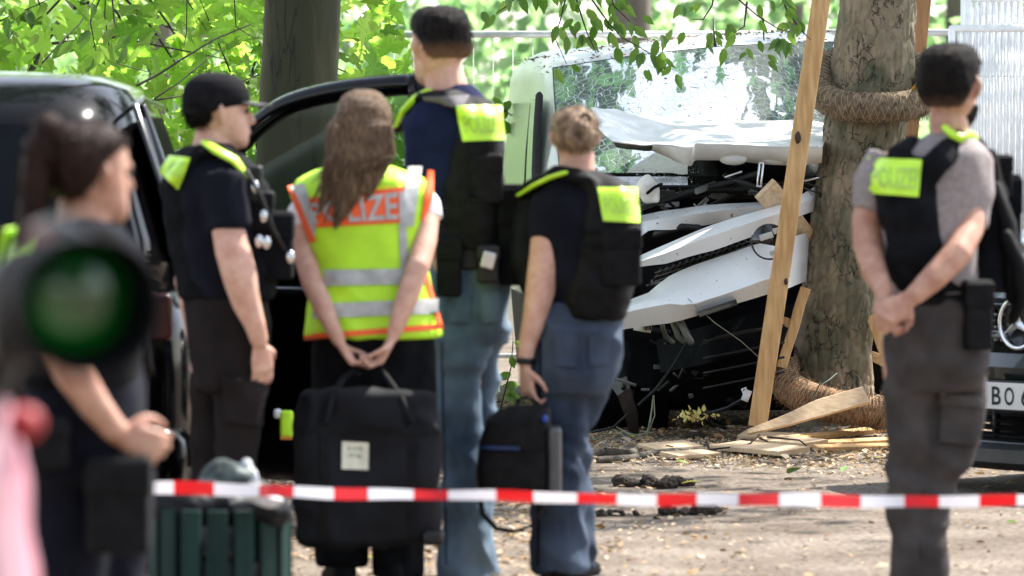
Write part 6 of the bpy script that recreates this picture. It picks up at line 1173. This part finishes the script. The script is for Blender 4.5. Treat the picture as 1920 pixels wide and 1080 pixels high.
# ------------------------------------------------------------------ bags, tape, bin, near camera
def bagmat(): return mat('black_bag_nylon', (.005, .0055, .008), .75, spec=.2, var=.35, scale=7, bump=.35, bscale=30, bdist=.006)
bag = empty('tote_bag', (P(690, 0, 18.5).x, 18.5, .38), 'big soft black bag with a small white label, held behind the fluorescent vest', 'bag')
s = 10667 / 18.48
mb = MB(); secs = []
for py, xl, xr, d, e in ((732, 585, 800, .03, 2.6), (742, 562, 815, .05, 3.5), (800, 555, 822, .075, 3.5), (900, 550, 825, .085, 3.5), (980, 552, 828, .085, 3.5), (1015, 560, 826, .07, 3.5), (1024, 580, 810, .04, 3)):
    secs.append((P((xl + xr) / 2, py, 18.48), Vector(((xr - xl) / 2 / s, 0, 0)), Vector((0, d, 0)), e))
mb.loft(secs, 40); me = remesh(mb, .012, 2); fold(me, .020, (4, 4, 3), 8); bb = bvh_of(me); link('shell', me, bagmat(), bag)
q = lambda *a: [Vector((x, y, 0)) for x, y in a]
lb = drape(bb, q((641, 828), (691, 831), (690, 882), (640, 880)), 'label', mat('cream_label', (.62, .60, .48), .6, var=.08, scale=30), bag, 8, 8, off=.006)
M_ink = mat('faded_grey_print', (.30, .33, .28), .6)
for a, b, y0, y1 in ((651, 657, 838, 845), (661, 668, 839, 844), (671, 679, 838, 845), (654, 662, 851, 857), (664, 666, 851, 858), (668, 677, 853, 860)):
    drape(bb, q((a, y0), (b, y0 + 1), (b + 1, y1), (a + 1, y1 - 1)), 'print', M_ink, lb, 3, 2, off=.009, solid=0)
drape(bb, q((556, 800), (822, 806), (822, 816), (556, 810)), 'seam', M_blk2, bag, off=.004)
drape(bb, q((600, 740), (615, 740), (612, 1010), (597, 1010)), 'seam', M_blk2, bag, off=.004); drape(bb, q((765, 742), (780, 742), (782, 1010), (767, 1010)), 'seam', M_blk2, bag, off=.004)
for pts in ([(612, 790, 18.39), (622, 745, 18.42), (645, 708, 18.53), (664, 694, 18.54), (672, 700, 18.54)], [(770, 790, 18.39), (752, 748, 18.42), (722, 706, 18.53), (712, 690, 18.54), (702, 696, 18.54)]):
    mb = MB(); mb.tube([P(*p) for p in pts], .012, 8, flat=.4, up=Vector((0, 1, 0))); build(mb, 'handle', M_blk2, bag)
mb = MB(); mb.box(P(812, 1008, 18.46), .07, .12, .05); build(mb, 'corner_guard', M_plast, bag, bevel=.015)
b2 = empty('camera_bag', (P(970, 0, 18.8).x, 18.8, .5), 'small black bag with a blue edge, carried by the woman with the bun', 'bag')
mb = MB(); s = 10667 / 18.75; secs = []
for py, xl, xr, d, e in ((762, 955, 1030, .05, 2.6), (785, 912, 1032, .07, 3), (830, 897, 1034, .08, 3.5), (900, 893, 1034, .08, 3.5), (926, 897, 1032, .075, 3.5)):
    secs.append((P((xl + xr) / 2, py, 18.75), Vector(((xr - xl) / 2 / s, 0, 0)), Vector((0, d, 0)), e))
mb.loft(secs, 32); me = remesh(mb, .01, 2); fold(me, .005, (5, 5, 5)); bb = bvh_of(me); link('shell', me, M_blk2, b2)
mb = MB(); mb.box(P(1040, 865, 18.75), .045, .15, .23); build(mb, 'side_panel', mat('grey_shiny_nylon', (.06, .06, .065), .3), b2, bevel=.015)
drape(bb, q((900, 836), (975, 838), (975, 845), (900, 843)), 'edging', mat('blue_trim', (.006, .02, .09), .6), b2, off=.006)
drape(bb, q((905, 850), (1020, 850), (1020, 915), (905, 915)), 'pocket', M_blk2, b2, off=.012, solid=.012)
mb = MB(); mb.ball(P(1022, 786, 18.68), .010, 1, 1, 1.4); build(mb, 'clip', mat('blue_clip', (.01, .04, .25), .5), b2)
mb = MB(); mb.tube([P(965, 775, 18.8), P(972, 750, 18.85), P(992, 744, 18.87), P(1010, 760, 18.8)], .010, 8, flat=.6); build(mb, 'handle', M_blk2, b2)
mb = MB(); mb.tube([P(898, 920, 18.7), P(905, 965, 18.65), P(930, 992, 18.65), P(965, 998, 18.7), P(1000, 985, 18.75), P(1030, 930, 18.75)], .009, 8, flat=.4, up=Vector((0, 1, 0))); build(mb, 'strap', M_blk2, b2)

# barrier tape, red and white sections each built as a piece of one ribbon
tape = empty('barrier_tape', (0, 16.6, .6), 'red and white striped barrier tape stretched across in front of the people', 'tape')
def tapemat(n, c):
    m = bpy.data.materials.new(n); t, b = nodes(m); b.inputs['Base Color'].default_value = (*c, 1); b.inputs['Roughness'].default_value = .35
    tr = t.nodes.new('ShaderNodeBsdfTranslucent'); tr.inputs[0].default_value = (*c, 1); mx = t.nodes.new('ShaderNodeMixShader'); mx.inputs[0].default_value = .35
    tp = t.nodes.new('ShaderNodeBsdfTransparent'); mx2 = t.nodes.new('ShaderNodeMixShader'); mx2.inputs[0].default_value = .2
    t.links.new(b.outputs[0], mx.inputs[1]); t.links.new(tr.outputs[0], mx.inputs[2]); t.links.new(mx.outputs[0], mx2.inputs[1]); t.links.new(tp.outputs[0], mx2.inputs[2]); t.links.new(mx2.outputs[0], t.nodes['Material Output'].inputs[0]); return m
M_tr = tapemat('tape_red', (.72, .012, .02)); M_tw = tapemat('tape_white', (.82, .80, .84))
edges = [256, 325, 400, 485, 550, 625, 690, 775, 840, 930, 1000, 1082, 1157, 1232, 1307, 1385, 1462, 1540, 1615, 1697, 1762, 1838, 1908, 1985]
edges = [256 - 152, 256 - 76] + edges
def tp(px, v):
    c = float(np.interp(px, [100, 256, 640, 900, 1200, 1600, 2000], [911, 915, 925, 931, 937, 940, 941])); c += 1.4 * math.sin(px / 83) + .8 * math.sin(px / 31); h = 10.6 + 1.2 * math.sin(px / 190) + .8 * math.sin(px / 47); tw = math.sin(px / 140) * .012
    return P(px, c + v * h, 15.92 + .5 * (px / 1920) + v * tw)
for i in range(len(edges) - 1):
    mb = MB(); a, b = edges[i], edges[i + 1]; mb.grid([[tp(a + (b - a) * k / 8, v) for v in (-1, -.3, .3, 1)] for k in range(9)]); build(mb, 'tape_section', M_tw if i % 2 == 0 else M_tr, tape, solid=.0012)

# litter bin with dark green slats and rubbish bags on top
binr = empty('litter_bin', (P(415, 0, 16.2).x, 16.2, 0), 'round litter bin clad in dark green upright slats, rubbish bags heaped on top', 'bin')
Mg = mat('green_painted_wood', (.008, .025, .021), .7, spec=.15, var=.25, scale=6, stretch=(3, 3, .5), bump=.25, bscale=60)
cx, cyy = P(413, 0, 16.3).x, 16.3; rad = .195; zt = P(0, 962, 16.3).z
mb = MB(); mb.loft([(Vector((cx, cyy, z)), Vector((rad - .02, 0, 0)), Vector((0, rad - .02, 0)), 2) for z in (.03, zt - .03)], 24); build(mb, 'liner', M_plast, binr)
for k in range(16):
    a = k / 16 * 6.283; M = Matrix.Rotation(a + math.pi / 2, 3, 'Z'); mb = MB(); mb.box((cx + rad * math.cos(a), cyy + rad * math.sin(a), zt / 2 + .02), .058, .02, zt, M); build(mb, 'slat', Mg, binr, bevel=.004)
for z in (.1, zt - .12):
    mb = MB(); mb.loft([(Vector((cx, cyy, z + d)), Vector((rad - .012, 0, 0)), Vector((0, rad - .012, 0)), 2) for d in (0, .03)], 32); build(mb, 'hoop', M_plast, binr)
def sack(name, parts, m, lab, seed, voxel=.01, amp=.015, cat='rubbish bag'):
    mb = MB()
    for (px, py, Y, r, sx, sz) in parts: mb.ball(P(px, py, Y), r, sx, .9, sz)
    me = remesh(mb, voxel, 2); fold(me, amp, (9, 9, 9), seed); c = P(parts[0][0], parts[0][1], parts[0][2]); o = link(name, me, m, None, origin=c); tag(o, lab, cat); return o
M_bag = mat('black_bin_liner', (.005, .006, .008), .5, spec=.15, var=.2, bump=.5, bscale=12, bdist=.03)
M_clr = mat('grey_green_film', (.035, .048, .045), .45, spec=.2, var=.6, scale=14, bump=.5, bscale=14, bdist=.03)
M_pap = mat('crumpled_white_paper', (.50, .52, .54), .7, spec=.2, var=.1, bump=.5, bscale=20, bdist=.02)
sack('rubbish_bag', [(360, 950, 16.25, .12, 1.1, .5), (440, 945, 16.35, .13, 1.2, .55), (490, 958, 16.2, .09, 1.0, .5)], M_bag, 'black rubbish bag spilling over the rim of the green slatted bin', 2)
sack('plastic_bag', [(425, 905, 16.35, .075, 1.0, .75), (400, 925, 16.3, .05, 1.2, .8)], M_clr, 'crumpled see-through grey plastic bag on top of the green bin', 5, amp=.02)
sack('paper_scrap', [(462, 885, 16.35, .018, 1, 2), (472, 905, 16.33, .02, 1, 2), (480, 925, 16.3, .018, 1, 1.5)], M_pap, 'thin white twist of paper standing up from the bin rubbish', 6, voxel=.006, amp=.006, cat='paper')
sack('paper_cup', [(505, 940, 16.1, .03, 1.5, .6), (480, 930, 16.1, .025, 1.6, .7)], M_pap, 'flattened white cup on the rim of the green bin', 7, voxel=.006, amp=.006, cat='cup')

# broadcast camera close to us: only its lens hood and part of its body reach into the frame
tv = empty('video_camera', P(160, 568, 6.6), 'large blurred black camera lens with green glass in front of the ponytailed woman', 'camera')
c0 = P(160, 568, 6.6); ax = Vector((.30, -.93, -.06)).normalized(); u, v_ = perp(ax)
mb = MB(); prof = [(-.30, .055), (-.2, .07), (-.12, .075), (-.1, .092), (-.03, .098), (0, .103), (.03, .108), (.032, .100), (0, .098), (-.03, .088)]
mb.loft([(c0 + ax * a, u * r * .80, v_ * r * .77, 2.15) for a, r in prof], 40, cap=False); build(mb, 'lens_hood', mat('lens_hood_rubber', (.004, .004, .005), .7, spec=.1), tv)
Mgl = mat('green_coated_glass', (.002, .09, .010), .12, spec=.4, var=.5, scale=6, coat=1)
mb = MB(); mb.loft([(c0 + ax * a, u * r * .80, v_ * r * .77, 2.2) for a, r in ((-.045, .088), (-.035, .075), (-.027, .05), (-.024, .02), (-.0235, .004))], 40); gl = build(mb, 'front_glass', Mgl, tv)
mb = MB(); mb.box(c0 - ax * .42 + Vector((-.0, 0, -.05)), .10, .30, .12, Matrix.Rotation(math.atan2(ax.x, -ax.y), 3, 'Z')); bd = build(mb, 'camera_body', M_plast, tv, bevel=.015)
mb = MB(); mb.tube([c0 + Vector((-.02, .3, .06)), c0 + Vector((-.06, .4, .08)), c0 + Vector((-.1, .55, .07))], .014, 8); build(mb, 'handle', M_plast, tv)
mb = MB(); mb.tube([c0 - ax * .42 + Vector((-.0, 0, -.09)), Vector((c0.x - .35, c0.y + .42, .8)), ], [.03, .03], 10); build(mb, 'support_arm', M_plast, tv)
mb = MB(); mb.box(Vector((c0.x - .37, c0.y + .44, .62)), .1, .1, .4); mb.tube([Vector((c0.x - .37, c0.y + .44, .82)), Vector((c0.x - .37, c0.y + .44, .3))], .03); build(mb, 'tripod_column', M_plast, tv)
for a in (0, 2.1, 4.2):
    mb = MB(); e = Vector((c0.x - .37 + math.cos(a + 2.6) * .35, c0.y + .44 + math.sin(a + 2.6) * .35, .02)); mb.tube([Vector((c0.x - .37, c0.y + .44, .75)), e], [.02, .014], 8); build(mb, 'tripod_leg', M_plast, tv)

# bystander at the very left edge, pink and white top
G = Person(7.5, -60, 'heavily blurred person in pink and white top cut off by the left edge', M_skin)
G.head(-260, 330, 20, 40, [(-200, 430, 0, 95), (-230, 340, 0, 90), (-250, 260, 0, 80)])
G.torso(G.body, [(430, -270, -140, .07, 0, 2.2), (600, -300, -40, .11, 0, 2.5), (1200, -220, 20, .12, 0, 2.5)])
G.tub(G.body, [(-150, 1250, 0, 130), (-150, 1700, 0, 90), (-150, 2560, 0, 60)]); G.tub(G.body, [(-30, 1250, .1, 130), (-30, 1700, .1, 90), (-30, 2560, .1, 60)])
G.tub(G.body, [(-250, 520, 0, 70), (-300, 800, 0, 60), (-260, 1100, 0, 50), (-200, 1250, -.1, 40)]); G.hand(G.p(-195, 1265, -.1), Vector((.3, 0, -1)), Vector((1, 0, 0)), 1)
G.finish(.009)
mb = MB(); G.torso(mb, [(410, -280, -120, .08, 0, 2.2), (480, -330, -60, .12, 0, 2.5), (640, -320, -30, .15, 0, 2.5), (760, -270, 10, .16, 0, 2.6), (900, -260, 40, .16, 0, 2.6), (1080, -250, 62, .16, 0, 2.6), (1330, -240, 70, .16, 0, 2.5)])
G.tub(mb, [(-240, 520, 0, 90), (-280, 760, 0, 85)])
G.cloth(mb, 'shirt', mat('pink_white_print', (.36, .27, .30), .85, var=.1, scale=5, col2=(.42, .12, .17), stretch=(1, 1, .5), detail=2), voxel=.018, amp=.012)
mb = MB(); G.torso(mb, [(1250, -240, 62, .16, 0, 2.5), (1400, -240, 62, .16, 0, 2.5)]); G.tub(mb, [(-150, 1350, 0, 150), (-150, 2500, 0, 90)]); G.tub(mb, [(-30, 1350, .1, 140), (-30, 2500, .1, 90)]); G.cloth(mb, 'trousers', M_blk, voxel=.02)
G.hair(M_hair_dk, voxel=.01); G.shoes([(-150, 0, 20), (-30, .1, 30)])
mb = MB(); mb.ball(G.p(46, 795, -.05), .024); o = build(mb, 'lamp_cover', mat('red_plastic', (.30, .012, .018), .6), tv)
